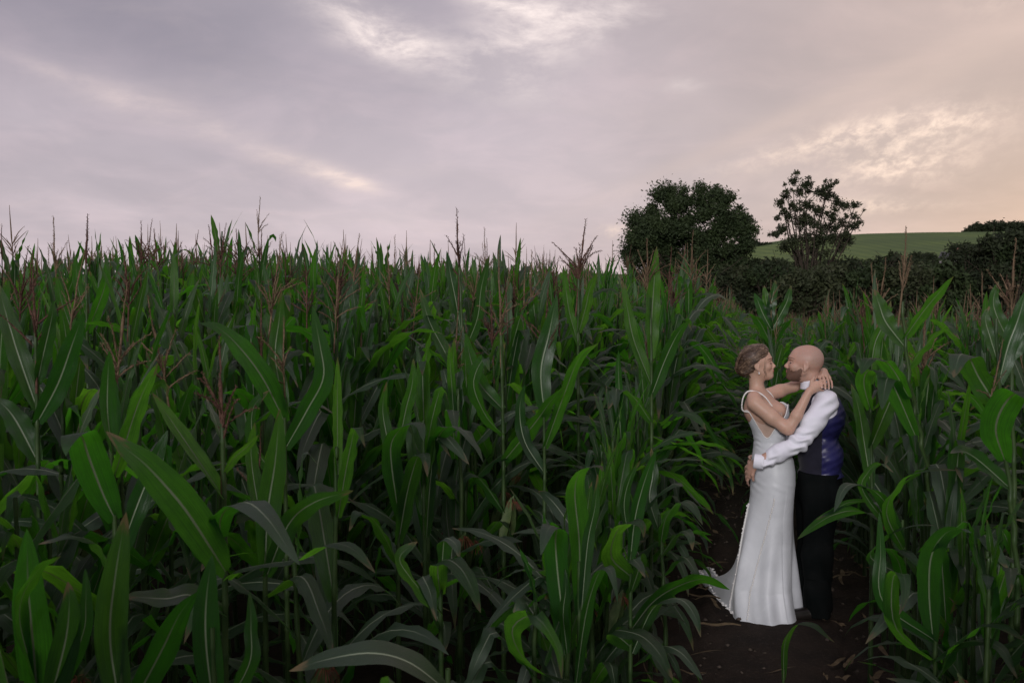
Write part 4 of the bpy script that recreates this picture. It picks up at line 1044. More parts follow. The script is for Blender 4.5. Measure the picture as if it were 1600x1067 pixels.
def scatter(name, pts, meshes, label):
    sub = bpy.data.collections.new(name + '_kinds')
    for i, me in enumerate(meshes): sub.objects.link(bpy.data.objects.new('kind_%02d' % i, me))
    q = np.random.default_rng(len(pts))
    me = bpy.data.meshes.new(name); me.vertices.add(len(pts))
    co = np.array([[p[0], p[1], float(ground_z(p[0], p[1]))] for p in pts], np.float32); me.vertices.foreach_set('co', co.ravel())
    rot = np.stack([q.normal(size=len(pts)) * .03, q.normal(size=len(pts)) * .03, q.uniform(0, 6.28, len(pts))], 1).astype(np.float32)
    scl = np.array([p[3] / 2.0 for p in pts], np.float32); scl = np.stack([np.full(len(pts), 1.0) * np.clip(scl, .85, 1.1), np.clip(scl, .85, 1.1), scl], 1).astype(np.float32)
    a = me.attributes.new('rot', 'FLOAT_VECTOR', 'POINT'); a.data.foreach_set('vector', rot.ravel())
    a = me.attributes.new('scl', 'FLOAT_VECTOR', 'POINT'); a.data.foreach_set('vector', scl.ravel())
    a = me.attributes.new('vi', 'INT', 'POINT'); a.data.foreach_set('value', q.integers(0, len(meshes), len(pts)).astype(np.int32))
    o = mobj(name, me); tag(o, label, None, None, 'stuff')
    ng = bpy.data.node_groups.new(name, 'GeometryNodeTree')
    ng.interface.new_socket('Geometry', in_out='INPUT', socket_type='NodeSocketGeometry')
    ng.interface.new_socket('Geometry', in_out='OUTPUT', socket_type='NodeSocketGeometry')
    n = ng.nodes; L = ng.links
    gi = n.new('NodeGroupInput'); go = n.new('NodeGroupOutput')
    ci = n.new('GeometryNodeCollectionInfo'); ci.inputs['Collection'].default_value = sub
    ci.inputs['Separate Children'].default_value = True; ci.inputs['Reset Children'].default_value = True
    ip = n.new('GeometryNodeInstanceOnPoints'); ip.inputs['Pick Instance'].default_value = True
    def attr(nm, ty):
        x = n.new('GeometryNodeInputNamedAttribute'); x.data_type = ty; x.inputs['Name'].default_value = nm; return x.outputs['Attribute']
    er = n.new('FunctionNodeEulerToRotation'); L.new(attr('rot', 'FLOAT_VECTOR'), er.inputs[0])
    L.new(gi.outputs[0], ip.inputs['Points']); L.new(ci.outputs[0], ip.inputs['Instance'])
    L.new(attr('vi', 'INT'), ip.inputs['Instance Index']); L.new(er.outputs[0], ip.inputs['Rotation']); L.new(attr('scl', 'FLOAT_VECTOR'), ip.inputs['Scale'])
    L.new(ip.outputs[0], go.inputs[0])
    md = o.modifiers.new('scatter', 'NODES'); md.node_group = ng
    return o
mid = [r for r in rest if r[2] < 15]; far = [r for r in rest if 15 <= r[2] < 30]; vfar = [r for r in rest if r[2] >= 30]
mid = [r for r in mid if not (r[1] < 7.5 and r[1] > .5 and 1050 < r[4] < 1400 and False)]
PL0 = [whole_plant(i, 0) for i in range(10)]; PL1 = [whole_plant(20 + i, 1) for i in range(8)]; PL2 = [whole_plant(40 + i, 2) for i in range(6)]
scatter('maize_crop', mid, PL0, 'dense green maize behind the nearest plants')
scatter('maize_crop', far, PL1, 'mass of maize further up the field')
scatter('maize_crop', vfar, PL2, 'far maize with brown tassels running down to the hedge')
# ------------------------------------------------------------------ smooth solid modelling for the two people
class Field:
    def __init__(s, lo, hi, h):
        s.lo = np.array(lo, float); s.h = h
        s.n = np.ceil((np.array(hi) - s.lo) / h).astype(int) + 1
        s.D = np.full(s.n, 0.5, np.float32)
        s.ax = [s.lo[i] + h * np.arange(s.n[i]) for i in range(3)]
    def sl(s, lo, hi, pad):
        out = []
        for i in range(3):
            a = int(max(0, math.floor((lo[i] - pad - s.lo[i]) / s.h))); b = int(min(s.n[i], math.ceil((hi[i] + pad - s.lo[i]) / s.h) + 1))
            out.append(slice(a, max(a, b)))
        return tuple(out)
    def grid(s, sl):
        X = s.ax[0][sl[0]][:, None, None].astype(np.float32); Y = s.ax[1][sl[1]][None, :, None].astype(np.float32); Z = s.ax[2][sl[2]][None, None, :].astype(np.float32)
        return X, Y, Z
    def put(s, sl, d, k, sub=False):
        a = s.D[sl]
        if sub: a = -a
        if k > 0:
            h = np.maximum(k - np.abs(a - d), 0) / k
            r = np.minimum(a, d) - h * h * k * .25
        else: r = np.minimum(a, d)
        s.D[sl] = -r if sub else r
    def cone(s, a, b, r1, r2=None, k=.02, sub=False, flat=None):
        a = np.array(a, float); b = np.array(b, float); r2 = r1 if r2 is None else r2
        sl = s.sl(np.minimum(a, b) - max(r1, r2), np.maximum(a, b) + max(r1, r2), k + .02)
        X, Y, Z = s.grid(sl); ba = b - a; L2 = ba.dot(ba) + 1e-12
        t = np.clip(((X - a[0]) * ba[0] + (Y - a[1]) * ba[1] + (Z - a[2]) * ba[2]) / L2, 0, 1)
        d = np.sqrt((X - a[0] - t * ba[0]) ** 2 + (Y - a[1] - t * ba[1]) ** 2 + (Z - a[2] - t * ba[2]) ** 2) - (r1 + (r2 - r1) * t)
        s.put(sl, d, k, sub)
    def chain(s, pts, rs_, k=.02):
        for i in range(len(pts) - 1): s.cone(pts[i], pts[i + 1], rs_[i], rs_[i + 1], k)
    def ell(s, c, r, M=None, k=.02, sub=False):
        c = np.array(c, float); r = np.array(r, float); m_ = r.max()
        sl = s.sl(c - m_, c + m_, k + .02); X, Y, Z = s.grid(sl)
        X = X - c[0]; Y = Y - c[1]; Z = Z - c[2]
        if M is not None:
            u = X * M[0][0] + Y * M[0][1] + Z * M[0][2]; v = X * M[1][0] + Y * M[1][1] + Z * M[1][2]; w = X * M[2][0] + Y * M[2][1] + Z * M[2][2]
        else: u, v, w = X, Y, Z
        k0 = np.sqrt((u / r[0]) ** 2 + (v / r[1]) ** 2 + (w / r[2]) ** 2)
        k1 = np.sqrt((u / r[0] ** 2) ** 2 + (v / r[1] ** 2) ** 2 + (w / r[2] ** 2) ** 2) + 1e-6
        s.put(sl, (k0 * (k0 - 1) / k1).astype(np.float32), k, sub)
    def disp(s, lo, hi, fn):
        sl = s.sl(lo, hi, 0); X, Y, Z = s.grid(sl); s.D[sl] = s.D[sl] + fn(X, Y, Z).astype(np.float32)
    def verts(s):
        D = s.D; S = D < 0
        c = [S[(i >> 2) & 1: D.shape[0] - 1 + ((i >> 2) & 1), (i >> 1) & 1: D.shape[1] - 1 + ((i >> 1) & 1), i & 1: D.shape[2] - 1 + (i & 1)] for i in range(8)]
        cnt = sum(x.astype(np.int8) for x in c); mask = (cnt > 0) & (cnt < 8)
        idx = np.full(mask.shape, -1, np.int32); ijk = np.argwhere(mask); idx[mask] = np.arange(len(ijk))
        off = np.array([[(i >> 2) & 1, (i >> 1) & 1, i & 1] for i in range(8)])
        dv = np.stack([D[ijk[:, 0] + o[0], ijk[:, 1] + o[1], ijk[:, 2] + o[2]] for o in off], 1)
        P = np.zeros((len(ijk), 3)); n = np.zeros(len(ijk))
        for a in range(8):
            for bit in (1, 2, 4):
                b = a | bit
                if b == a: continue
                m_ = (dv[:, a] < 0) != (dv[:, b] < 0)
                t = dv[m_, a] / (dv[m_, a] - dv[m_, b])
                P[m_] += off[a] + (off[b] - off[a]) * t[:, None]; n[m_] += 1
        P = (P / n[:, None] + ijk) * s.h + s.lo
        Q = []
        for ax in range(3):
            sa = [slice(1, -1)] * 3; sb = [slice(1, -1)] * 3
            sa[ax] = slice(0, -1); sb[ax] = slice(1, None)
            A_ = S[tuple(sa)]; B_ = S[tuple(sb)]; e = np.argwhere(A_ != B_)
            o = np.array([1, 1, 1]); o[ax] = 0; e = e + o
            inside = S[e[:, 0], e[:, 1], e[:, 2]]
            u, v = [(1, 2), (2, 0), (0, 1)][ax]
            du = np.zeros(3, int); du[u] = 1; dv_ = np.zeros(3, int); dv_[v] = 1
            q = np.stack([idx[tuple((e - du - dv_).T)], idx[tuple((e - dv_).T)], idx[tuple(e.T)], idx[tuple((e - du).T)]], 1)
            q[~inside] = q[~inside][:, ::-1]
            Q.append(q)
        Q = np.concatenate(Q); Q = Q[(Q >= 0).all(1)]
        return P, Q
    def mesh(s, name, mats, mi_fn=None, smooth_it=1, org=(0, 0, 0), at_fn=None):
        P, Q = s.verts()
        for _ in range(smooth_it):
            acc_ = np.zeros_like(P); n = np.zeros(len(P))
            for j in range(4):
                np.add.at(acc_, Q[:, j], P[Q[:, (j + 1) % 4]]); np.add.at(n, Q[:, j], 1)
                np.add.at(acc_, Q[:, j], P[Q[:, (j - 1) % 4]]); np.add.at(n, Q[:, j], 1)
            P = P * .5 + acc_ / np.maximum(n, 1)[:, None] * .5
        mi = None
        if mi_fn: mi = mi_fn(P[Q].mean(1))
        me = np_mesh(name, P - np.array(org), Q, mats, None, True, mi)
        if at_fn:
            for k_, v_ in at_fn(P).items():
                a_ = me.attributes.new(k_, 'FLOAT', 'POINT'); a_.data.foreach_set('value', v_.astype(np.float32))
        return me
def frame(fwd, up=(0, 0, 1)):
    f = np.array(fwd, float); f /= np.linalg.norm(f); u = np.array(up, float); u = u - f * u.dot(f); u /= np.linalg.norm(u)
    return np.array([f, np.cross(u, f), u])      # forward, left, up rows
def head(Fd, c, M, s, male):
    """canonical head; c = point between the ears, M rows = forward,left,up, s = size"""
    g = lambda f, l, u: np.array(c) + s * (M[0] * f + M[1] * l + M[2] * u)
    E = lambda f, l, u, a, b, d, k=.02, sub=False: Fd.ell(g(f, l, u), np.array([a, b, d]) * s, M, k * s, sub)
    C_ = lambda p, q, r1, r2, k=.02, sub=False: Fd.cone(g(*p), g(*q), r1 * s, r2 * s, k * s, sub)
    E(-.008, 0, .046, .096, .075, .084, .03)
    E(-.028, 0, .030, .080, .070, .070, .03)
    E(.035, 0, .020, .058, .062, .075, .04)
    E(.040, 0, -.045, .050, .048, .055, .035)
    jw = .052 if male else .044
    for sg in (1, -1):
        C_((-.002, sg * jw, -.045), (.066, sg * .014, -.090), .020, .018, .03)
        E(.062, sg * .040, -.022, .024, .022, .020, .025)
        E(.088, sg * .030, .012, .016, .018, .012, .014, True)          # socket
        E(.076, sg * .030, .006, .013, .0145, .012, .004)                 # lid over the eyeball
        E(.080, sg * .028, .027, .014, .022, .007 if male else .005, .012)
        # ear
        E(-.010, sg * .077, -.002, .019, .009, .031, .005)
        E(-.006, sg * .087, .002, .0125, .0075, .022, .003, True)
        C_((-.013, sg * .081, .016), (-.011, sg * .081, -.010), .0038, .0045, .004)
        C_((.004, sg * .080, -.002), (.003, sg * .080, -.012), .004, .004, .003)
        E(-.004, sg * .078, -.032, .008, .006, .010, .005)
        E(.102, sg * .011, -.034, .010, .007, .008, .006)
    E(.088, 0, .030, .014, .030, .012 if male else .008, .02)
    C_((.088, 0, .014), (.112, 0, -.026), .0075, .0095 if male else .0085, .010)
    E(.111, 0, -.028, .009, .009, .008, .006)
    E(.086, 0, -.058, .014, .026, .022, .016)
    E(.0985, 0, -.053, .008, .020, .0045, .004)
    E(.0970, 0, -.063, .008, .017, .0052, .004)
    C_((.110, .02, -.0577), (.110, -.02, -.0577), .0025, .0025, .003, True)
    E(.078, 0, -.093, .017, .020, .015, .018)
    C_((.04, 0, -.08), (.0, 0, -.075), .03, .035, .03)
    return g
def fingers(Fd, wrist, knk, tips, bend, r=.0085, palm=(.020, .014)):
    """wrist point, 4 knuckle points, 4 tips; bend = outward bow vector; palm built as overlapping rays"""
    wrist = np.array(wrist); bend = np.array(bend, float)
    for i in range(4):
        kx = np.array(knk[i]); tp = np.array(tips[i]); rr = r * (1, 1.04, 1.0, .88)[i]
        Fd.cone(wrist + (kx - wrist) * .15, kx, palm[0] * .85, palm[1], .012)
        m1 = kx + (tp - kx) * .42 + bend; m2 = kx + (tp - kx) * .74 + bend * .75
        Fd.cone(kx, m1, rr * 1.08, rr, .004); Fd.cone(m1, m2, rr * .98, rr * .9, .0012); Fd.cone(m2, tp, rr * .9, rr * .72, .0012)
def P3(px, py, dy, Y=6.2): return np.array(list(at(px, py, Y + dy)))

def surf(Fd, o, d, lo=.0, hi=.2, off=.001):
    o = np.array(o, float); d = np.array(d, float); d /= np.linalg.norm(d)
    for t in np.arange(hi, lo, -.001):
        p = o + d * t; i = np.round((p - Fd.lo) / Fd.h).astype(int)
        if (i < 0).any() or (i >= Fd.n).any(): continue
        v = Fd.D[tuple(i)]
        if v < .0015: return p + d * (off - max(min(v, .0), -.002) * 0)
    return o + d * lo
# ---- materials for people
def skin_mat(name, base, dark, pink, lips=(.40, .13, .11)):
    m_, N = mat(name)
    t = N.new('ShaderNodeTexCoord'); n = N.noise(t.outputs['Object'], 9, 4, .6); n2 = N.noise(t.outputs['Object'], 90, 3, .6)
    c = N.mix(N.sstep(n, .35, .7), base, pink); c = N.mix(N.m('MULTIPLY', N.sstep(n2, .5, .8), .35), c, dark)
    def at_(nm):
        x = N.new('ShaderNodeAttribute'); x.attribute_name = nm; return x.outputs['Fac']
    nb = N.noise(t.outputs['Object'], 330, 3, .7); nbl = N.noise(t.outputs['Object'], 60, 3, .6)
    c = N.mix(N.m('MULTIPLY', at_('scalp'), .55), c, N.mix(N.sstep(nb, .4, .6), (.21, .155, .135), (.36, .25, .21)))
    c = N.mix(at_('lips'), c, lips)
    bm = N.sstep(N.m('ADD', at_('beard'), N.m('MULTIPLY', N.m('SUBTRACT', nb, .5), .8)), .22, .62)
    bc_ = N.mix(N.sstep(nb, .35, .65), (.030, .014, .009), (.105, .052, .032)); bc_ = N.mix(N.m('MULTIPLY', nbl, .25), bc_, (.20, .105, .07))
    c = N.mix(N.m('MULTIPLY', bm, .88), c, bc_)
    p = principled(N, c, N.m('ADD', .48, N.m('MULTIPLY', bm, .3)), .4, N.m('ADD', n2, N.m('MULTIPLY', N.m('MULTIPLY', bm, nb), 4)), .14, .001)
    p.inputs['Subsurface Weight'].default_value = .12; p.inputs['Subsurface Radius'].default_value = (.8, .3, .15); p.inputs['Subsurface Scale'].default_value = .006
    finish(N, p); return m_
M_SKIN_W = skin_mat('skin_fair', (.50, .320, .235), (.38, .225, .16), (.55, .335, .25))
M_SKIN_M = skin_mat('skin_ruddy', (.47, .295, .225), (.34, .20, .145), (.50, .285, .215), (.37, .16, .13))
M_NAIL = simple('nail', (.70, .52, .46), (.75, .58, .52), .25, .5, 10)
M_BROW = simple('eyebrow', (.05, .028, .018), (.09, .05, .03), .8, .2, 200)
M_LASH = simple('eyelash', (.008, .006, .005), (.015, .01, .01), .6, .3, 50)
def hair_mat():
    m_, N = mat('hair_highlighted')
    uvn = N.new('ShaderNodeUVMap'); s = N.new('ShaderNodeSeparateXYZ'); N.put(s.inputs[0], uvn.outputs[0])
    t = N.new('ShaderNodeTexCoord'); n = N.noise(t.outputs['Object'], 55, 4, .7)
    f = N.m('ADD', N.m('MULTIPLY', N.sstep(n, .3, .7), .5), N.m('MULTIPLY', s.outputs[0], .5))
    c = N.ramp(f, [(0.0, (.030, .017, .010)), (.45, (.075, .044, .027)), (.75, (.19, .125, .080)), (1.0, (.38, .28, .19))])
    finish(N, principled(N, c, .42, .5, n, .4, .002)); return m_
M_HAIR = hair_mat()
def cloth_mat(name, c1, c2, rough, spec, weave, bstr, sheen=0.0, fold=0.0):
    m_, N = mat(name)
    t = N.new('ShaderNodeTexCoord'); n = N.noise(t.outputs['Object'], weave, 2, .5); f = N.noise(t.outputs['Object'], 7, 5, .6, .6)
    h = N.m('ADD', N.m('MULTIPLY', n, .12), N.m('MULTIPLY', f, fold))
    p = principled(N, N.mix(N.sstep(f, .3, .7), c1, c2), rough, spec, h, bstr, .01)
    if sheen: p.inputs['Sheen Weight'].default_value = sheen
    finish(N, p); return m_
M_SATIN = cloth_mat('ivory_satin', (.60, .62, .65), (.68, .70, .73), .42, .35, 400, .25, .1, .5)
M_LACE = cloth_mat('lace', (.70, .68, .66), (.80, .79, .77), .7, .3, 120, .6, .2, .2)
M_SHEER = cloth_mat('sheer_panel', (.40, .28, .22), (.48, .35, .29), .6, .3, 500, .2)
M_SHIRT = cloth_mat('white_shirt', (.76, .76, .84), (.82, .82, .89), .75, .25, 500, .3, .1, .6)
M_VESTB = cloth_mat('purple_satin', (.013, .013, .068), (.028, .027, .120), .38, .5, 500, .35, 0, 1.0)
M_VESTF = cloth_mat('dark_wool', (.012, .012, .022), (.022, .021, .036), .85, .2, 300, .4, .1, .3)
M_TROUS = cloth_mat('dark_trousers', (.003, .0045, .0045), (.006, .007, .007), .9, .08, 300, .4, 0, .3)
M_SHOE = simple('shoe_leather', (.010, .008, .007), (.02, .016, .013), .3, .5, 20)
M_PEARL = simple('pearl', (.72, .70, .66), (.82, .80, .77), .2, .6, 20)
M_GOLD = simple('gold', (.60, .42, .18), (.66, .46, .2), .25, .5, 20, **{'Metallic': 1.0})
M_EYE = simple('eye_white', (.62, .60, .58), (.66, .64, .62), .15, .6, 5)
M_IRIS = simple('iris', (.05, .035, .02), (.08, .05, .03), .1, .6, 5)

# ================================================================== the bride
H_ = .004
FX = Field((1.30, 5.80, .0), (2.16, 6.62, 1.80), H_)
bc = P3(1184, 569.5, -.01); Mb = frame((math.cos(R(9)), -.20, math.sin(R(9))), (-.14, 0, 1)); SB = .875
gB = head(FX, bc, Mb, SB, False)
# neck, shoulders, torso
nb0, nb1 = P3(1181, 585, .0), P3(1183, 612, .005)
FX.cone(nb0, nb1, .043, .047, .025)
FX.cone(P3(1178, 622, -.115), P3(1193, 620, .135), .043, .043, .05)
FX.ell(P3(1190, 640, .01), (.098, .150, .105), None, .05)
FX.cone(P3(1187, 640, .0), P3(1198, 664, 0), .086, .076, .05)
FX.ell(P3(1213, 642, -.055), (.062, .060, .056), None, .03); FX.ell(P3(1215, 642, .065), (.060, .060, .056), None, .03)
FX.ell(P3(1203, 686, 0), (.082, .092, .10), None, .05)
FX.ell(P3(1208, 733, 0), (.098, .128, .100), None, .04)
# legs under the gown
for dy in (-.055, .055):
    FX.chain([P3(1209, 745, dy), P3(1207, 850, dy), P3(1205, 945, dy * .9)], [.062, .05, .036], .03)
    ft = P3(1205, 968, dy * .8); FX.cone([ft[0], ft[1], .07], [ft[0] + .13, ft[1], .04], .035, .03, .03)
# near arm: bent, hand up on his shoulder
a0, a1, a2 = P3(1180, 630, -.150), P3(1232, 671, -.225), P3(1264, 612, -.215)
am = (a0 + a1) / 2 + np.array([.0, -.005, -.004])
FX.chain([a0, am, a1 + (am - a1) * .2, a1], [.050, .044, .037, .032], .022)
fm_ = a1 + (a2 - a1) * .35 + np.array([.004, -.006, .004])
FX.chain([a1, fm_, a2], [.033, .034, .0225], .016)
kn = [P3(1275, 598, -.190), P3(1277, 601, -.200), P3(1278, 605, -.205), P3(1277, 609, -.200)]
tips_n = [P3(1290, 594, -.165), P3(1292, 600, -.168), P3(1292, 606, -.172), P3(1288, 611, -.180)]
fingers(FX, a2, kn, tips_n, (0, -.012, .004), .0078, (.022, .0135))
FX.chain([a2 + (kn[0] - a2) * .3, P3(1268, 596, -.19), P3(1272, 590, -.175)], [.013, .0095, .0075], .006)
# far arm: straight across behind his neck, hand coming back over his shoulder
b0, b1, b2 = P3(1196, 618, .150), P3(1240, 604, .195), P3(1281, 587, .060)
FX.chain([b0, (b0 + b1) / 2, b1], [.044, .040, .034], .022)
FX.chain([b1, P3(1262, 595, .150), b2], [.034, .031, .022], .016)
kn2 = [P3(1283, 584, -.045), P3(1288, 584, -.050), P3(1293, 586, -.050), P3(1297, 590, -.045)]
b2p = P3(1287, 580, .015)
FX.cone(b2, b2p, .021, .020, .012)
tips_f = [P3(1284, 606, -.222), P3(1289.5, 608, -.222), P3(1295, 608, -.205), P3(1300, 606, -.180)]
def long_finger(k, t, r):
    m1 = k + (t - k) * .40 + np.array([.0, -.045, .018]); m2 = k + (t - k) * .75 + np.array([.0, -.040, .010])
    FX.cone(k, m1, r * 1.1, r, .004); FX.cone(m1, m2, r, r * .92, .0012); FX.cone(m2, t, r * .92, r * .75, .0012)
kn2 = [P3(1280, 590, -.120), P3(1285, 587, -.128), P3(1291, 587.5, -.122), P3(1296, 591, -.110)]
for i in range(4):
    FX.cone(b2p + (kn2[i] - b2p) * .1, kn2[i], .018, .0125, .012)
    k_, t_ = kn2[i], tips_f[i]
    m1 = k_ + (t_ - k_) * .42 + np.array([0, -.018, .006]); m2 = k_ + (t_ - k_) * .74 + np.array([0, -.014, .003])
    rr = (.0080, .0083, .0080, .0070)[i]
    FX.cone(k_, m1, rr * 1.08, rr, .004); FX.cone(m1, m2, rr, rr * .9, .0012); FX.cone(m2, t_, rr * .9, rr * .72, .0012)
FX.chain([b2p, P3(1277, 588, -.07), P3(1273, 593, -.115)], [.014, .010, .0075], .006)
def bride_at(P):
    d = (P - bc) / SB; f, l, u = d @ Mb[0], d @ Mb[1], d @ Mb[2]
    lp = sst(f, .091, .096) * (1 - sst(abs(l), .017, .023)) * sst(u, -.070, -.066) * (1 - sst(u, -.053, -.049))
    return {'lips': lp}
bride = empty('person', (1.62, 6.2, float(ground_z(1.62, 6.2)))); BO = np.array(bride.location)
tag(bride, 'bride in a long ivory gown with pearl straps, arms round the bald man', 'person')
ob = mobj('body', FX.mesh('body', [M_SKIN_W], None, 1, BO, bride_at), bride)
# nails
An = Acc()
def ball(A, c, r, n=5, sq=(1, 1, 1)):
    V = []; Q = []
    for i in range(n + 1):
        ph = math.pi * i / n
        for j in range(2 * n):
            t = math.pi * j / n; V.append((c[0] + r * sq[0] * math.sin(ph) * math.cos(t), c[1] + r * sq[1] * math.sin(ph) * math.sin(t), c[2] + r * sq[2] * math.cos(ph)))
    m_ = 2 * n
    for i in range(n):
        for j in range(m_): Q.append((i * m_ + j, (i + 1) * m_ + j, (i + 1) * m_ + (j + 1) % m_, i * m_ + (j + 1) % m_))
    A.add(V, Q=Q)
for t_ in tips_f: 
    A = Acc(); ball(A, t_ - BO + np.array([0, -.0045, .003]), .005, 4, (.8, .5, 1.2)); mobj('nail', A.mesh('nail', [M_NAIL]), bride)
A = Acc(); V, Q, U = tube([kn2[2] + (tips_f[2] - kn2[2]) * .15 + np.array([0, -.012, .002]) + .0095 * np.array([math.cos(a), math.sin(a) * .8, math.sin(a) * .6]) - BO for a in np.linspace(0, 6.28, 13)], .0013, 5); A.add(V, Q)
tag(mobj('ring', A.mesh('ring', [M_GOLD]), bride), 'gold ring')
# face details
def face_bits(g, s, org, parent, male, Fd_):
    for sg in (1, -1):
        A = Acc(); q = np.random.default_rng(4)
        for k in range(26):
            t = k / 25; p = surf(Fd_, g(.02, sg * (.012 + .030 * t) * .5, .026 + .007 * math.sin(t * 2.6)), g(.09 - .03 * t ** 2, sg * (.012 + .040 * t), .026 + .007 * math.sin(t * 2.6)) - g(.02, sg * (.012 + .030 * t) * .5, .026 + .007 * math.sin(t * 2.6)), .02, .12, .0005); d = (g(.0, sg * .02, .012) - g(0, 0, 0)) * .45
            V, Q, U = tube([p - org, p + d * .6 - org + q.normal(size=3) * .0008, p + d - org + q.normal(size=3) * .0008], ([.0017, .0013, .0005] if not male else [.0012, .0009, .0003]), 3); A.add(V, Q)
        mobj('eyebrow', A.mesh('eyebrow', [M_BROW]), parent)
        A = Acc()
        for k in range(18):
            t = k / 17 * 2 - 1; a = t * 1.15
            p = g(.076 + .0125 * math.cos(a), sg * .030 + .0145 * math.sin(a), .0015); dn = g(.0105 if not male else .006, 0, -.0045) - g(0, 0, 0)
            V, Q, U = tube([p - org, p + dn * .6 - org, p + dn + (g(0, 0, .002) - g(0, 0, 0)) - org], [.0012, .0008, .0003], 3); A.add(V, Q)
        mobj('eyelash', A.mesh('eyelash', [M_LASH]), parent)
        if male:
            A = Acc(); ball(A, g(.0775, sg * .030, .004) - org, .0118 * s, 8); e = mobj('eye', A.mesh('eye', [M_EYE]), parent)
            A = Acc(); ball(A, g(.0865, sg * .030, .003) - org, .0050 * s, 6, (.7, 1, 1)); mobj('iris', A.mesh('iris', [M_IRIS]), e)
face_bits(gB, SB, BO, bride, False, FX)
# hair: a full cap swept back from the forehead into a low twisted bun, then separate strands over it
FH = Field(bc - .19, bc + .19, .0035)
def He(f, l, u, a, b, d, k=.02, sub=False): FH.ell(gB(f, l, u), np.array([a, b, d]) * SB, Mb, k, sub)
He(-.018, 0, .052, .098, .084, .090); He(-.045, 0, .028, .085, .080, .080); He(.035, 0, .085, .055, .060, .052, .03)
He(-.090, 0, -.005, .055, .060, .050, .03); He(-.118, .0, -.018, .040, .050, .042, .02); He(-.108, -.028, -.028, .030, .026, .030, .015); He(-.10, 0, -.045, .028, .036, .024, .015); He(-.135, .01, .002, .022, .03, .02, .012)
# clear the face and the ear
He(.115, 0, -.005, .062, .12, .095, .012, True); He(.060, 0, -.085, .105, .12, .060, .012, True)
for sg in (1, -1): He(.035, sg * .085, -.020, .040, .030, .052, .01, True); He(-.004, sg * .090, -.012, .020, .020, .030, .008, True)
def hair_disp(X, Y, Z):
    f = (X - bc[0]) * Mb[0][0] + (Z - bc[2]) * Mb[0][2]; u = (X - bc[0]) * Mb[2][0] + (Z - bc[2]) * Mb[2][2]; l = Y - bc[1]
    return .0010 * np.sin((u + .5 * f) * 300 + l * 60) + .0025 * np.sin(f * 80 + l * 50) * (f < -.085)
FH.disp(bc - .19, bc + .19, hair_disp)
hair = mobj('hair', FH.mesh('hair', [M_HAIR], None, 0, BO), bride)
A = Acc(); q = np.random.default_rng(8)
def strand(pts, r, col):
    C_ = np.array([gB(*p) for p in pts]); C_ = np.vstack([2 * C_[0] - C_[1], C_, 2 * C_[-1] - C_[-2]]); out = []
    for s_ in np.linspace(0, len(pts) - 1 - 1e-6, 14):
        i = int(s_); t = s_ - i; p0, p1, p2, p3 = C_[i:i + 4]
        out.append(.5 * ((2 * p1) + (-p0 + p2) * t + (2 * p0 - 5 * p1 + 4 * p2 - p3) * t * t + (-p0 + 3 * p1 - 3 * p2 + p3) * t ** 3))
    V, Q, U = tube(np.array(out) - BO, np.interp(np.linspace(0, 1, 14), [0, .3, .8, 1], [.4, 1, 1, .3]) * r, 5); U[:, 0] = col; A.add(V, Q, U=U)
def onhead(a, u, pad=1.02):   # a: angle from forward, round the near side; u height
    # project on the cap ellipsoid
    d = np.array([math.cos(a), -math.sin(a)])
    c = math.sqrt(max(0.05, 1 - ((u - .052) / .094) ** 2))
    return (-.018 + .100 * d[0] * c * pad, .086 * d[1] * c * pad, u)
for k in range(300):
    sd_ = 1 if k % 3 else -1
    u0 = q.uniform(.052, .135); col = q.random() * (1.0 if u0 < .1 else .8)
    p = []
    for j, t in enumerate(np.linspace(0, 1, 9)):
        a = R(30 + 125 * t) ; uu = u0 + (.0 - u0) * t ** 1.7 * .85 - .01 * t
        f, l, u = onhead(a, min(uu, .142)); ctr = gB(-.03, 0, .03); w_ = gB(f, l * sd_, u); s_ = surf(FH, ctr, w_ - ctr, .05, .16, .0006 + .0012 * q.random()); dd = (s_ - bc) / SB; p.append((dd @ Mb[0], dd @ Mb[1], dd @ Mb[2]))
    
    strand(p, q.uniform(.0010, .0022), col)
def sdir(fi, l):
    dirv_ = Mb[0] * math.cos(fi) + Mb[2] * math.sin(fi); o_ = gB(-.025, l, .03)
    s_ = surf(FH, o_, dirv_, .03, .16, .0006 + .0012 * q.random()); dd = (s_ - bc) / SB; return (dd @ Mb[0], dd @ Mb[1], dd @ Mb[2])
for k in range(230):      # hair combed back over the top of the head
    l0 = q.uniform(-.074, .060); l1 = l0 * .35 + q.normal() * .004; f0 = R(q.uniform(44, 62)); col = q.random() ** 1.4
    strand([sdir(f0 + (R(196) - f0) * t, l0 + (l1 - l0) * t ** 1.5) for t in np.linspace(0, 1, 9)], q.uniform(.0010, .0021), col)
for k in range(120):      # sides and nape drawn up into the bun
    sd_ = 1 if k % 3 == 0 else -1; u0 = q.uniform(-.045, .06); a0_ = R(q.uniform(86, 110) if u0 < .02 else q.uniform(60, 90)); p = []
    for t in np.linspace(0, 1, 7):
        aa = a0_ + (R(165) - a0_) * t; f, l, u = onhead(aa, u0 + (-.012 - u0) * t); ctr = gB(-.03, 0, .01); w_ = gB(f, l * sd_, u); s_ = surf(FH, ctr, w_ - ctr, .04, .16, .0006 + .0012 * q.random()); dd = (s_ - bc) / SB
        p.append((dd @ Mb[0], dd @ Mb[1], dd @ Mb[2]))
    strand(p, q.uniform(.0010, .002), q.random() ** 1.6)
for k in range(26):       # flyaways
    l0 = q.uniform(-.07, .05); f0 = R(q.uniform(60, 170)); b_ = sdir(f0, l0); e_ = q.normal(size=3) * .012
    strand([b_, (b_[0] - .012, b_[1] + e_[1], b_[2] + .004 + abs(e_[2]) * .4), (b_[0] - .030 + e_[0], b_[1] + e_[1] * 2, b_[2] + .002 + e_[2])], .0005, .7)
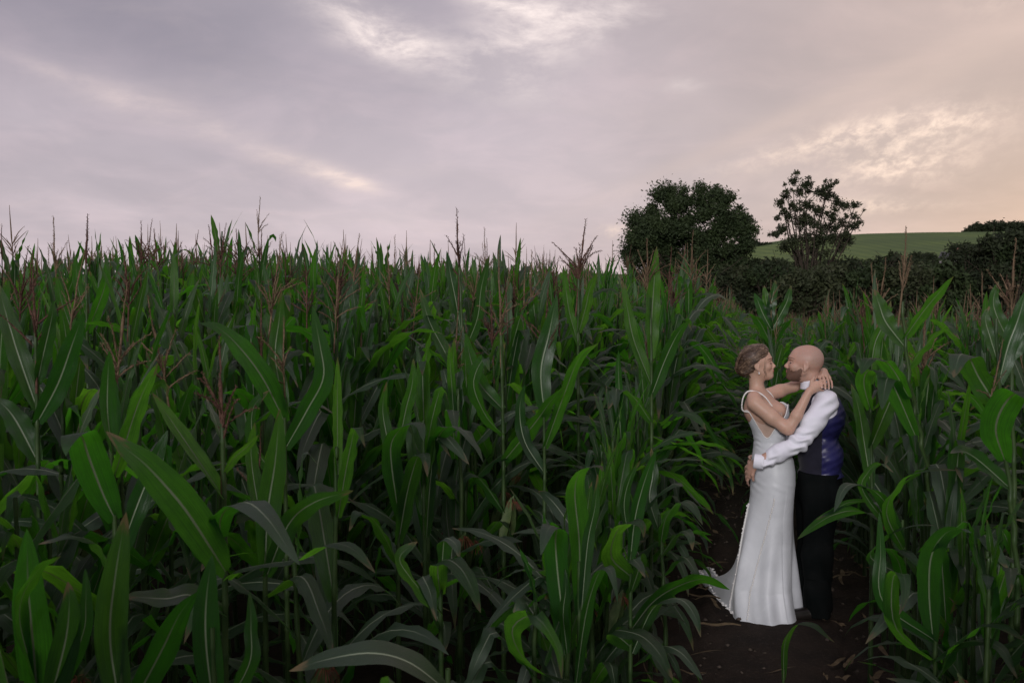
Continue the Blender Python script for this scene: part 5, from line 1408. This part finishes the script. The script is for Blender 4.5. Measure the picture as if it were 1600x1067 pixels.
for k in range(46):       # coils of the bun
    c0 = np.array([-.118, -.004, -.016]); r0 = q.uniform(.022, .046); ph = q.uniform(0, 6.28); tilt = q.uniform(-.5, .5)
    p = [(c0[0] + r0 * math.cos(ph + t) * .9, c0[1] - .012 + .036 * math.sin(tilt + t * .5), c0[2] + r0 * math.sin(ph + t)) for t in np.linspace(0, q.uniform(2.2, 4.5), 7)]
    strand(p, q.uniform(.002, .004), q.random())
for k in range(3):        # loose face-framing locks
    w = q.normal() * .004; z0 = .04 + q.uniform(-.01, .02)
    strand([(.050 + w, -.066, z0), (.046 + w, -.078, .0), (.034 + w, -.082, -.035), (.040 + w, -.078, -.065), (.030 + w * 2, -.074, -.088)], .0012, .7 + .3 * q.random())
for k in range(8):        # wisps at the nape
    w = q.normal() * .012; strand([(-.085 + w, -.03, -.03), (-.088 + w, -.035, -.055), (-.075 + w, -.03, -.085)], .0011, .5)
mobj('strand', A.mesh('strand', [M_HAIR]), hair)
A = Acc(); ball(A, gB(-.002, -.082, -.055) - BO, .0055, 6); ball(A, gB(-.002, -.081, -.044) - BO, .0028, 5)
tag(mobj('earring', A.mesh('earring', [M_PEARL]), bride), 'small drop earring')

# ---- gown: a lofted shell, ring by ring
PXM = 6.2 / F
def gown():
    # py, left px, right px, half depth (m)   (silhouette of the gown)
    rows = [(628, 1165, 1229, .140), (634, 1163, 1231, .150), (646, 1165, 1232, .155), (660, 1170, 1229, .145), (674, 1176, 1227, .128), (688, 1179, 1226, .122), (700, 1178, 1230, .132), (716, 1176, 1238, .152), (735, 1175, 1241, .166), (752, 1174, 1241, .170), (775, 1173, 1239, .164),
            (800, 1168, 1238, .152), (845, 1158, 1239, .150), (880, 1151, 1241, .160), (915, 1146, 1243, .180), (945, 1146, 1246, .230), (966, 1148, 1249, .275)]
    zs = [P3(1200, r[0], 0)[2] for r in rows]; lx = [P3(r[1], r[0], 0)[0] for r in rows]; rx = [P3(r[2], r[0], 0)[0] for r in rows]; dp = [r[3] for r in rows]
    o = np.argsort(zs); zs = np.array(zs)[o]; lx = np.array(lx)[o]; rx = np.array(rx)[o]; dp = np.array(dp)[o]
    NT_, NZ = 260, 190; th = np.linspace(0, 2 * np.pi, NT_, endpoint=False)
    ztop = zs[-1]; zhem = .012
    V = np.zeros((NZ, NT_, 3))
    # top line: high in front, scooped under the arm, low at the back
    thd = np.degrees(th)
    near_ang = thd                       # 0 = +x front, 180 = back, 270 = towards the camera
    z_front = P3(1200, 632, 0)[2]; z_back = P3(1200, 642, 0)[2]; z_v = P3(1200, 681, 0)[2]
    top = np.interp(thd, [0, 14, 28, 50, 80, 105, 135, 165, 195, 206, 232, 246, 252, 275, 300, 330, 345, 360],
                    [z_front - .012, z_front, z_front + .010, z_front - .01, z_front - .05, z_v, z_back - .05, z_back, z_back + .01, z_back + .005, z_v + .01, z_v, z_v + .004, P3(1200, 664, 0)[2], P3(1200, 650, 0)[2], z_front + .012, z_front, z_front - .012])
    kk = np.exp(-.5 * (np.arange(-12, 13) / 4.0) ** 2); kk /= kk.sum(); top = np.convolve(np.concatenate([top[-12:], top, top[:12]]), kk, 'valid')
    for i in range(NZ):
        t = i / (NZ - 1)
        z = top * (1 - t) + zhem * t
        # denser near the top is unneeded; even spacing
        cl = np.interp(z, zs, lx); cr = np.interp(z, zs, rx); d = np.interp(z, zs, dp)
        cxx = (cl + cr) / 2; a = (cr - cl) / 2
        x = cxx + a * np.cos(th) * (1 + 0.0 * th)
        y = 6.2 + d * np.sin(th)
        # superellipse: a little squarer at the bust
        s = sst(z, .0, .62); low = 1 - sst(z, .10, .78)           # 1 at hem
        fold = low ** 1.4 * (.017 * np.sin(th * 7 + .6 + 1.2 * low) + .006 * np.sin(th * 12 + 2.1 + low) + .016 * np.sin(th * 4 + 1.0))
        # long diagonal drag folds towards the train
        drag = .010 * np.sin((th * 5.0) + z * 5) * (1 - sst(z, .2, 1.0)) * (np.cos(th - R(200)) > 0)
        rad = np.stack([np.cos(th), np.sin(th)], 0)
        x = x + rad[0] * (fold + drag); y = y + rad[1] * (fold + drag)
        # train sweeping out to the back left, with its own length
        tr_ = np.exp(-((np.angle(np.exp(1j * (th - R(140))))) / R(32)) ** 2) * (1 - sst(z, .0, .55)) ** 3.0
        x = x - .09 * tr_; y = y + .55 * tr_
        # creases at the waist and hip where his arm presses
        cr_ = .0022 * np.sin(z * 190 + 3.0 * np.sin(th * 2 + 1) + 2 * np.sin(th * 5)) * (.4 + .6 * np.sin(th * 3 + z * 9)) * np.exp(-((z - P3(1200, 690, 0)[2]) / .05) ** 2) + .0018 * np.sin(z * 120 + th * 7) * np.sin(th * 2.0 + 1) * np.exp(-((z - P3(1200, 755, 0)[2]) / .05) ** 2)
        x = x + rad[0] * cr_; y = y + rad[1] * cr_
        V[i, :, 0] = x; V[i, :, 1] = y
        gzv = ground_z(x, y)
        V[i, :, 2] = np.maximum(z, gzv + .030 + .004 * (1 + np.sin(th * 7)) * low)
        if i == NZ - 1: hem = V[i].copy()
    # extra train: lay the last rings out along the ground, edge lifted on the maize stubble
    ex = []
    for j in range(1, 15):
        u = j / 14; w = np.exp(-((np.angle(np.exp(1j * (th - R(145))))) / R(24)) ** 2)
        x = hem[:, 0] - w * u * .05 - .003 * u; y = hem[:, 1] + w * u * .20
        z = hem[:, 2] + w * (.020 * np.sin(u * 9 + th * 16) + .12 * u ** 2 * np.clip(np.sin(th * 9 + 1.0), 0, 1) + .02 * u)
        ex.append(np.stack([x, y, z], 1))
    V = np.concatenate([V, np.array(ex)]); NZ2 = V.shape[0]
    i, j = np.meshgrid(np.arange(NZ2 - 1), np.arange(NT_), indexing='ij'); k = (j + 1) % NT_
    Q = np.stack([i * NT_ + j, (i + 1) * NT_ + j, (i + 1) * NT_ + k, i * NT_ + k], -1).reshape(-1, 4)
    return V, Q, th
GV, GQ, gth = gown()
g = mobj('gown', np_mesh('gown', GV.reshape(-1, 3) - BO, GQ, [M_SATIN]), bride); tag(g, 'fitted ivory satin gown with a trailing hem')
sm = g.modifiers.new('thickness', 'SOLIDIFY'); sm.thickness = .004; sm.offset = -1
ntop = 190
def ring_pt(i, deg): 
    j = int(round(deg / 360 * 260)) % 260; return GV[i, j]
def outn(i, deg, e):
    p = ring_pt(i, deg); c = GV[i].mean(0); d = p - c; d[2] = 0; d /= np.linalg.norm(d) + 1e-9; return p + d * e
# buttons down the back seam
for n, i in enumerate(np.linspace(62, 183, 62)):
    ii = int(i); deg = 258 - 40 * ((ii - 62) / 121) ** 1.3
    A = Acc() if n == 0 else A
    ball(A, outn(ii, deg, .004) - BO, .0058, 4)
o = mobj('buttons', A.mesh('buttons', [M_PEARL]), g); tag(o, 'row of tiny covered buttons down the seam', None, None, None); o.name = 'button_row'
# seam ridge beside the buttons
A = Acc(); V, Q, U = tube([outn(int(i), 258 - 40 * max(0, (i - 62) / 121) ** 1.3 - 1.2, .0005) - BO for i in np.linspace(58, 186, 60)], .0018, 5); A.add(V, Q); mobj('seam', A.mesh('seam', [M_SATIN]), g)
# scalloped lace along the back edge and the train
A = Acc(); q = np.random.default_rng(2)
last = GV.shape[0] - 1
pts = [outn(int(i), 183, .004) for i in np.linspace(85, 188, 70)]
V, Q, U = tube([p - BO for p in pts], .006, 5); A.add(V, Q)
for p in pts[::2]: ball(A, p - BO + q.normal(size=3) * .002, .008, 3, (1, .5, 1))
for deg in np.arange(105, 190, .9):
    p = ring_pt(last, deg); ball(A, p - BO + q.normal(size=3) * .004, q.uniform(.007, .014), 3, (1, 1, .45))
    if q.random() < .5: ball(A, (ring_pt(last - 3, deg) + [0, 0, .004]) - BO, q.uniform(.005, .010), 3, (1, 1, .4))
tag(mobj('lace_trim', A.mesh('lace_trim', [M_LACE], False), g), 'pale lace edging along the train')
# neckline trim + straps of pearls
A = Acc(); 
for deg in np.arange(0, 360, 1.385): 
    ball(A, outn(0, deg, .001) - BO, .0042, 3)
mobj('neckline_trim', A.mesh('neckline_trim', [M_LACE]), g)
def curve3(pts, n=40):
    C_ = np.array(pts); C_ = np.vstack([2 * C_[0] - C_[1], C_, 2 * C_[-1] - C_[-2]]); out = []
    for s_ in np.linspace(0, len(pts) - 1 - 1e-6, n):
        i = int(s_); t = s_ - i; p0, p1, p2, p3 = C_[i:i + 4]
        out.append(.5 * ((2 * p1) + (-p0 + p2) * t + (2 * p0 - 5 * p1 + 4 * p2 - p3) * t * t + (-p0 + 3 * p1 - 3 * p2 + p3) * t ** 3))
    return np.array(out)
for nm, pts in (('strap', [ring_pt(0, 204), P3(1160, 640, -.085), P3(1161, 622, -.105), P3(1169, 611.5, -.110), P3(1183, 612.5, -.105), P3(1195, 620, -.115), P3(1206, 634, -.118)]),
                ('strap', [ring_pt(0, 158), P3(1168, 636, .09), P3(1172, 615, .11), P3(1190, 607, .10), P3(1203, 614, .07), P3(1210, 625, .05), P3(1214, 632, .04)])):
    A = Acc(); c = curve3(pts, 52)
    V, Q, U = tube(c - BO, .0022, 4); A.add(V, Q)
    for p in c: ball(A, p - BO, .0052, 4)
    mobj(nm, A.mesh(nm, [M_PEARL]), g)
# sheer side panel: a skin-toned net set into the side of the bodice
A = Acc(); n0 = []
js = [int(d / 360 * 260) for d in range(206, 300, 3)]
for j in js:
    p = GV[0, j]; tgt = P3(1200, 640, 0)[2]
    for u in np.linspace(-.05, 1, 6):
        z = p[2] + (max(tgt - p[2], 0)) * u; c = GV[0].mean(0)
        cl = c[:2]; v = p[:2] - cl; n0.append([cl[0] + v[0] * (.985 - .02 * u), cl[1] + v[1] * (.985 - .02 * u), z])
i, j = np.meshgrid(np.arange(len(js) - 1), np.arange(5), indexing='ij')
A.add(np.array(n0) - BO, Q=np.stack([i * 6 + j, (i + 1) * 6 + j, (i + 1) * 6 + j + 1, i * 6 + j + 1], -1).reshape(-1, 4))
mobj('sheer_panel', A.mesh('sheer_panel', [M_SHEER]), g)

# ================================================================== the man
FM = Field((1.30, 5.75, .0), (2.20, 6.66, 1.80), H_)
mc = P3(1256, 570.5, .0); Mm = frame((-math.cos(R(10)), .22, math.sin(R(10))), (.15, 0, 1)); SM = .955
gM = head(FM, mc, Mm, SM, True)
FM.ell(gM(-.03, 0, .048), np.array([.086, .078, .084]) * SM, Mm, .02)
FM.cone(P3(1266, 588, 0), P3(1276, 612, .005), .058, .064, .03)
FM.cone(P3(1290, 625, -.155), P3(1268, 623, .155), .046, .046, .04)
FM.ell(P3(1283, 650, 0), (.100, .160, .15), None, .04)
FM.ell(P3(1281, 715, 0), (.095, .135, .13), None, .04)
FM.ell(P3(1281, 765, 0), (.105, .145, .11), None, .04)
# near arm round her waist
m0, m1, m2 = P3(1292, 628, -.195), P3(1249, 690, -.250), P3(1184, 721, -.225)
FM.chain([m0, (m0 + m1) / 2, m1], [.044, .046, .038], .02); FM.chain([m1, (m1 + m2) / 2 + [0, 0, -.004], m2], [.041, .038, .027], .02)
kn3 = [P3(1172, 724, -.175), P3(1171, 731, -.175), P3(1171, 738, -.170), P3(1172, 744, -.165)]
tp3 = [P3(1166, 735, -.090), P3(1167, 744, -.090), P3(1168, 752, -.092), P3(1170, 758, -.10)]
fingers(FM, P3(1181, 724, -.205), kn3, tp3, (-.016, -.012, 0), .0092, (.024, .015))
FM.cone(m2, P3(1181, 724, -.205), .027, .024, .012)
FM.chain([P3(1179, 728, -.20), P3(1176, 742, -.195), P3(1177, 750, -.185)], [.014, .011, .009], .006)
# far arm
w0, w1, w2 = P3(1270, 624, .185), P3(1236, 690, .245), P3(1190, 712, .200)
FM.chain([w0, w1], [.055, .042], .02); FM.chain([w1, w2], [.041, .027], .02)
fingers(FM, w2, [P3(1178, 712, .17), P3(1177, 718, .17), P3(1177, 724, .17), P3(1178, 730, .165)], [P3(1172, 716, .10), P3(1171, 724, .10), P3(1171, 731, .10), P3(1173, 737, .11)], (-.014, .012, 0), .0092, (.024, .015))
FM.chain([w2, P3(1183, 706, .18), P3(1178, 703, .15)], [.014, .011, .009], .006)
gz = float(ground_z(MAN_XY[0], MAN_XY[1]))
LEGS = [(1283, -.095, 1277, 1279), (1272, .095, 1268, 1262)]
for (hx, dy, kx, ax_) in LEGS:
    FM.chain([P3(hx, 775, dy), P3(kx, 868, dy), P3(ax_, 958, dy)], [.085, .056, .040], .03)
    a = P3(ax_, 960, dy); FM.cone([a[0] + .02, a[1], .095], [a[0] - .15, a[1] - .02, .062], .038, .030, .03)
def man_at(P):
    d = (P - mc) / SM; f, l, u = d @ Mm[0], d @ Mm[1], d @ Mm[2]
    line = -.040 + .55 * np.clip(.060 - f, 0, .2)          # cheek line rising to the ear
    ragged = .0025 * np.sin(l * 260 + u * 90) + .002 * np.sin(f * 330 + u * 210); f_o = f; f = f + ragged; line = line + ragged
    b = sst(f, -.004, .020) * (1 - sst(u, line - .022, line + .006)) * sst(u, -.125, -.108)
    f = f_o; mou = sst(f, .078, .086) * (1 - sst(u, -.040, -.034)) * (1 - sst(abs(l), .034, .042)) * sst(u, -.125, -.115)
    b = np.maximum(b * .85, mou) * (1 - sst(f, .1045, .108) * sst(u, -.048, -.042))
    lp = sst(f, .0945, .0985) * (1 - sst(abs(l), .015, .020)) * sst(u, -.069, -.066) * (1 - sst(u, -.052, -.049))
    b = b * (1 - lp)
    back = 1 - sst(f, -.10, .02)
    sc = sst(u, .00, .05) * sst(.075 - f, 0, .03) * .6 + back * sst(u, -.05, -.02) * .5
    return {'beard': b, 'lips': lp, 'scalp': np.clip(sc, 0, 1)}
man = empty('person', (1.90, 6.2, gz)); MO = np.array(man.location)
tag(man, 'bald bearded man in white shirt, purple-backed waistcoat and dark trousers', 'person')
mobj('body', FM.mesh('body', [M_SKIN_M], None, 1, MO, man_at), man)
face_bits(gM, SM, MO, man, True, FM)
# shirt: sleeves, shoulders and collar
FS = Field((1.30, 5.75, .90), (2.20, 6.66, 1.66), .004)
FS.cone(P3(1290, 624, -.160), P3(1268, 622, .160), .060, .060, .05)
FS.ell(P3(1283, 650, 0), (.115, .180, .160), None, .04); FS.ell(P3(1281, 715, 0), (.112, .154, .14), None, .04)
FS.chain([P3(1292, 629, -.185), (m0 + m1) / 2 + [0, 0, -.004], m1 + [.003, 0, -.004]], [.068, .064, .054], .03)
FS.chain([m1 + [.003, 0, -.004], (m1 + m2) / 2 + [0, 0, -.008], m2 + [.030, -.002, -.004]], [.054, .052, .039], .02)
FS.chain([w0, w1, w2 + [.02, 0, 0]], [.066, .054, .040], .03)
ud = (m1 - m0) / np.linalg.norm(m1 - m0); fd = (m2 - m1) / np.linalg.norm(m2 - m1)
def sleeve_folds(X, Y, Z):
    def seg(a, d, L_):
        return (X - a[0]) * d[0] + (Y - a[1]) * d[1] + (Z - a[2]) * d[2]
    t1 = seg(m0, ud, 0); t2 = seg(m1, fd, 0)
    L1 = np.linalg.norm(m1 - m0); near_ = (Y < 6.1)
    perp = (X - m1[0]) * (-ud[2]) + (Z - m1[2]) * ud[0]
    e = np.exp(-(((X - m1[0]) ** 2 + (Z - m1[2]) ** 2) / .085 ** 2))
    cf = np.exp(-(((X - m2[0] - .05) ** 2 + (Z - m2[2]) ** 2) / .07 ** 2))
    up_ = np.exp(-(((X - m0[0]) ** 2 + (Z - m0[2] + .03) ** 2) / .10 ** 2))
    return near_ * 1.5 * (e * .0062 * np.sin(t1 * 105 + perp * 45 + 1.5 * np.sin(perp * 60)) + cf * .0050 * np.sin(t2 * 95 + perp * 70 + np.sin(perp * 90) * 1.5) + up_ * .0040 * np.sin(perp * 85 + t1 * 35) + .0012 * np.sin(t2 * 60 + perp * 70 + 2) * (t2 > 0) + .0014 * np.sin(t1 * 55 + perp * 80) * (t1 > 0) * (t2 < .05))
FS.disp((1.3, 5.7, .9), (2.2, 6.1, 1.66), sleeve_folds)
# keep the sleeve hollow at the cuff
shirt = mobj('shirt', FS.mesh('shirt', [M_SHIRT], None, 1, MO), man)
# collar band, standing round the neck and open low in front
V = []; nt, nz_ = 60, 7
c0 = P3(1270.5, 598, .0)
ax_n = np.array([.26, 0, -.97]) * -1; ax_n /= np.linalg.norm(ax_n); e1 = np.array([-ax_n[2], 0, ax_n[0]]); e1 /= np.linalg.norm(e1); e2 = np.array([0, 1.0, 0])
for i in range(nz_):
    u = i / (nz_ - 1)
    for t in np.linspace(0, 2 * np.pi, nt, endpoint=False):
        flare = [.0, .001, .002, .004, .010, .016, .020][i] if False else 0
        r = .066 + .006 * (1 - u)
        h = -.024 + u * .052
        V.append(c0 + r * (e1 * math.cos(t) * 1.05 + e2 * math.sin(t)) + ax_n * h)
for i in range(nz_):     # folded-down outer leaf of the collar
    u = i / (nz_ - 1)
    for t in np.linspace(0, 2 * np.pi, nt, endpoint=False):
        pt = 1 + .35 * math.exp(-((abs(t - math.pi) - .35) / .3) ** 2)
        r = .067 + .014 * u; h = .028 - u * .046 * pt
        V.append(c0 + r * (e1 * math.cos(t) * 1.05 + e2 * math.sin(t)) + ax_n * h)
V = np.array(V); n2 = 2 * nz_
i, j = np.meshgrid(np.arange(n2 - 1), np.arange(nt), indexing='ij'); k = (j + 1) % nt
Q = np.stack([i * nt + j, i * nt + k, (i + 1) * nt + k, (i + 1) * nt + j], -1).reshape(-1, 4)
o = mobj('collar', np_mesh('collar', V - MO, Q, [M_SHIRT]), shirt); sm = o.modifiers.new('t', 'SOLIDIFY'); sm.thickness = .0025
# cuff with its edge and button
A = Acc(); cd = np.array([-.95, .30, .09]); cd /= np.linalg.norm(cd)
cc = m2 + np.array([.004, .003, .0])
ex = np.cross(cd, [0, 0, 1]); ex /= np.linalg.norm(ex); ez = np.cross(ex, cd)
V = []
prof = [(-.034, .0405), (-.030, .0430), (.022, .0425), (.026, .0405), (.024, .0370), (-.01, .0365)]
for h, r in prof:
    for t in np.linspace(0, 2 * np.pi, 36, endpoint=False): V.append(cc + cd * h + r * (ex * math.cos(t) * .92 + ez * math.sin(t) * 1.05))
i, j = np.meshgrid(np.arange(len(prof) - 1), np.arange(36), indexing='ij'); k = (j + 1) % 36
Q = np.stack([i * 36 + j, i * 36 + k, (i + 1) * 36 + k, (i + 1) * 36 + j], -1).reshape(-1, 4)
mobj('cuff', np_mesh('cuff', np.array(V) - MO, Q, [M_SHIRT]), shirt)
# waistcoat
FV = Field((1.60, 5.85, .88), (2.20, 6.60, 1.62), .004)
FV.cone(P3(1285, 620, -.095), P3(1272, 619, .105), .060, .060, .05)
FV.ell(P3(1284, 650, 0), (.133, .190, .160), None, .05); FV.ell(P3(1281.5, 712, 0), (.134, .172, .150), None, .05)
FV.ell(P3(1281, 745, 0), (.140, .176, .075), None, .04)
s_ = FV.sl((0, 0, 0), (3, 9, 9), 0)
X, Y, Z = FV.grid((slice(None),) * 3)
zb = P3(1281, 738, 0)[2]
def cut(Fd, d): Fd.D = np.maximum(Fd.D, d.astype(np.float32))
cut(FV, (zb - .012 + .03 * (1281 - 1281) - Z) + 0 * X + 0 * Y)
# armholes: the sleeve comes out of a deep round hole on each side
FV.cone(P3(1283, 632, -.30), P3(1288, 634, -.150), .100, .088, .006, True); FV.cone(P3(1262, 632, .30), P3(1270, 634, .150), .100, .080, .006, True)
# neck hole
FV.cone(P3(1264, 575, 0), P3(1274, 608, 0), .082, .080, .006, True)
FV.cone(P3(1246, 600, 0), P3(1240, 660, 0), .050, .020, .01, True)
def vfold(X, Y, Z):
    w = sst((X - 1.86), 0, .05)
    e1_ = np.exp(-((Z - 1.36) / .020) ** 2); 
    return w * (-.002 + .0018 * np.sin(Z * 78 + X * 28 + 1.2 * np.sin(X * 38 + Y * 9)) + .0012 * np.sin(Z * 140 - X * 60 + 2 * np.sin(Y * 22)))
FV.disp((1.6, 5.85, .88), (2.2, 6.6, 1.6), vfold)
fdir = np.array([-math.cos(R(17)), math.sin(R(17))])
def vest_mi(C_):
    c = P3(1281, 690, 0); return (((C_[:, 0] - c[0]) * fdir[0] + (C_[:, 1] - c[1]) * fdir[1]) < -.012).astype(int)
vest = mobj('waistcoat', FV.mesh('waistcoat', [M_VESTF, M_VESTB], vest_mi, 1, MO), man); tag(vest, 'waistcoat with dark wool front and shiny purple satin back')
# trousers
FT = Field((1.60, 5.85, .0), (2.16, 6.60, 1.06), .005)
FT.ell(P3(1281, 768, 0), (.138, .178, .13), None, .05)
FT.cone(P3(1281, 742, -.05), P3(1281, 742, .05), .128, .128, .04)
for (hx, dy, kx, ax_) in LEGS:
    FT.chain([P3(hx, 775, dy), P3(kx, 866, dy), P3(ax_, 962, dy)], [.112, .088, .082], .04)
def tfold(X, Y, Z): return .006 * np.sin(Z * 30 + X * 50 + Y * 22) * (Z < .30) + .0035 * np.sin(X * 70 + Z * 12)
FT.disp((1.6, 5.8, 0), (2.2, 6.6, 1.06), tfold)
X, Y, Z = FT.grid((slice(None),) * 3)
FT.D = np.maximum(FT.D, (.055 - Z + 0 * X + 0 * Y).astype(np.float32)); FT.D = np.maximum(FT.D, (Z - P3(1281, 735, 0)[2] + 0 * X + 0 * Y).astype(np.float32))
tr = mobj('trousers', FT.mesh('trousers', [M_TROUS], None, 1, MO), man)
for (hx, dy, kx, ax_) in LEGS:
    a = P3(ax_, 960, dy); FQ = Field((a[0] - .28, a[1] - .12, gz), (a[0] + .12, a[1] + .12, .2), .005)
    FQ.cone([a[0] + .03, a[1], .085], [a[0] - .02, a[1], .085], .045, .045, .02); FQ.cone([a[0] + .02, a[1], .075], [a[0] - .16, a[1] - .02, .062], .048, .038, .03)
    X, Y, Z = FQ.grid((slice(None),) * 3); FQ.D = np.maximum(FQ.D, (.038 - Z + 0 * X + 0 * Y).astype(np.float32))
    sh = mobj('shoe', FQ.mesh('shoe', [M_SHOE], None, 1, MO), man)
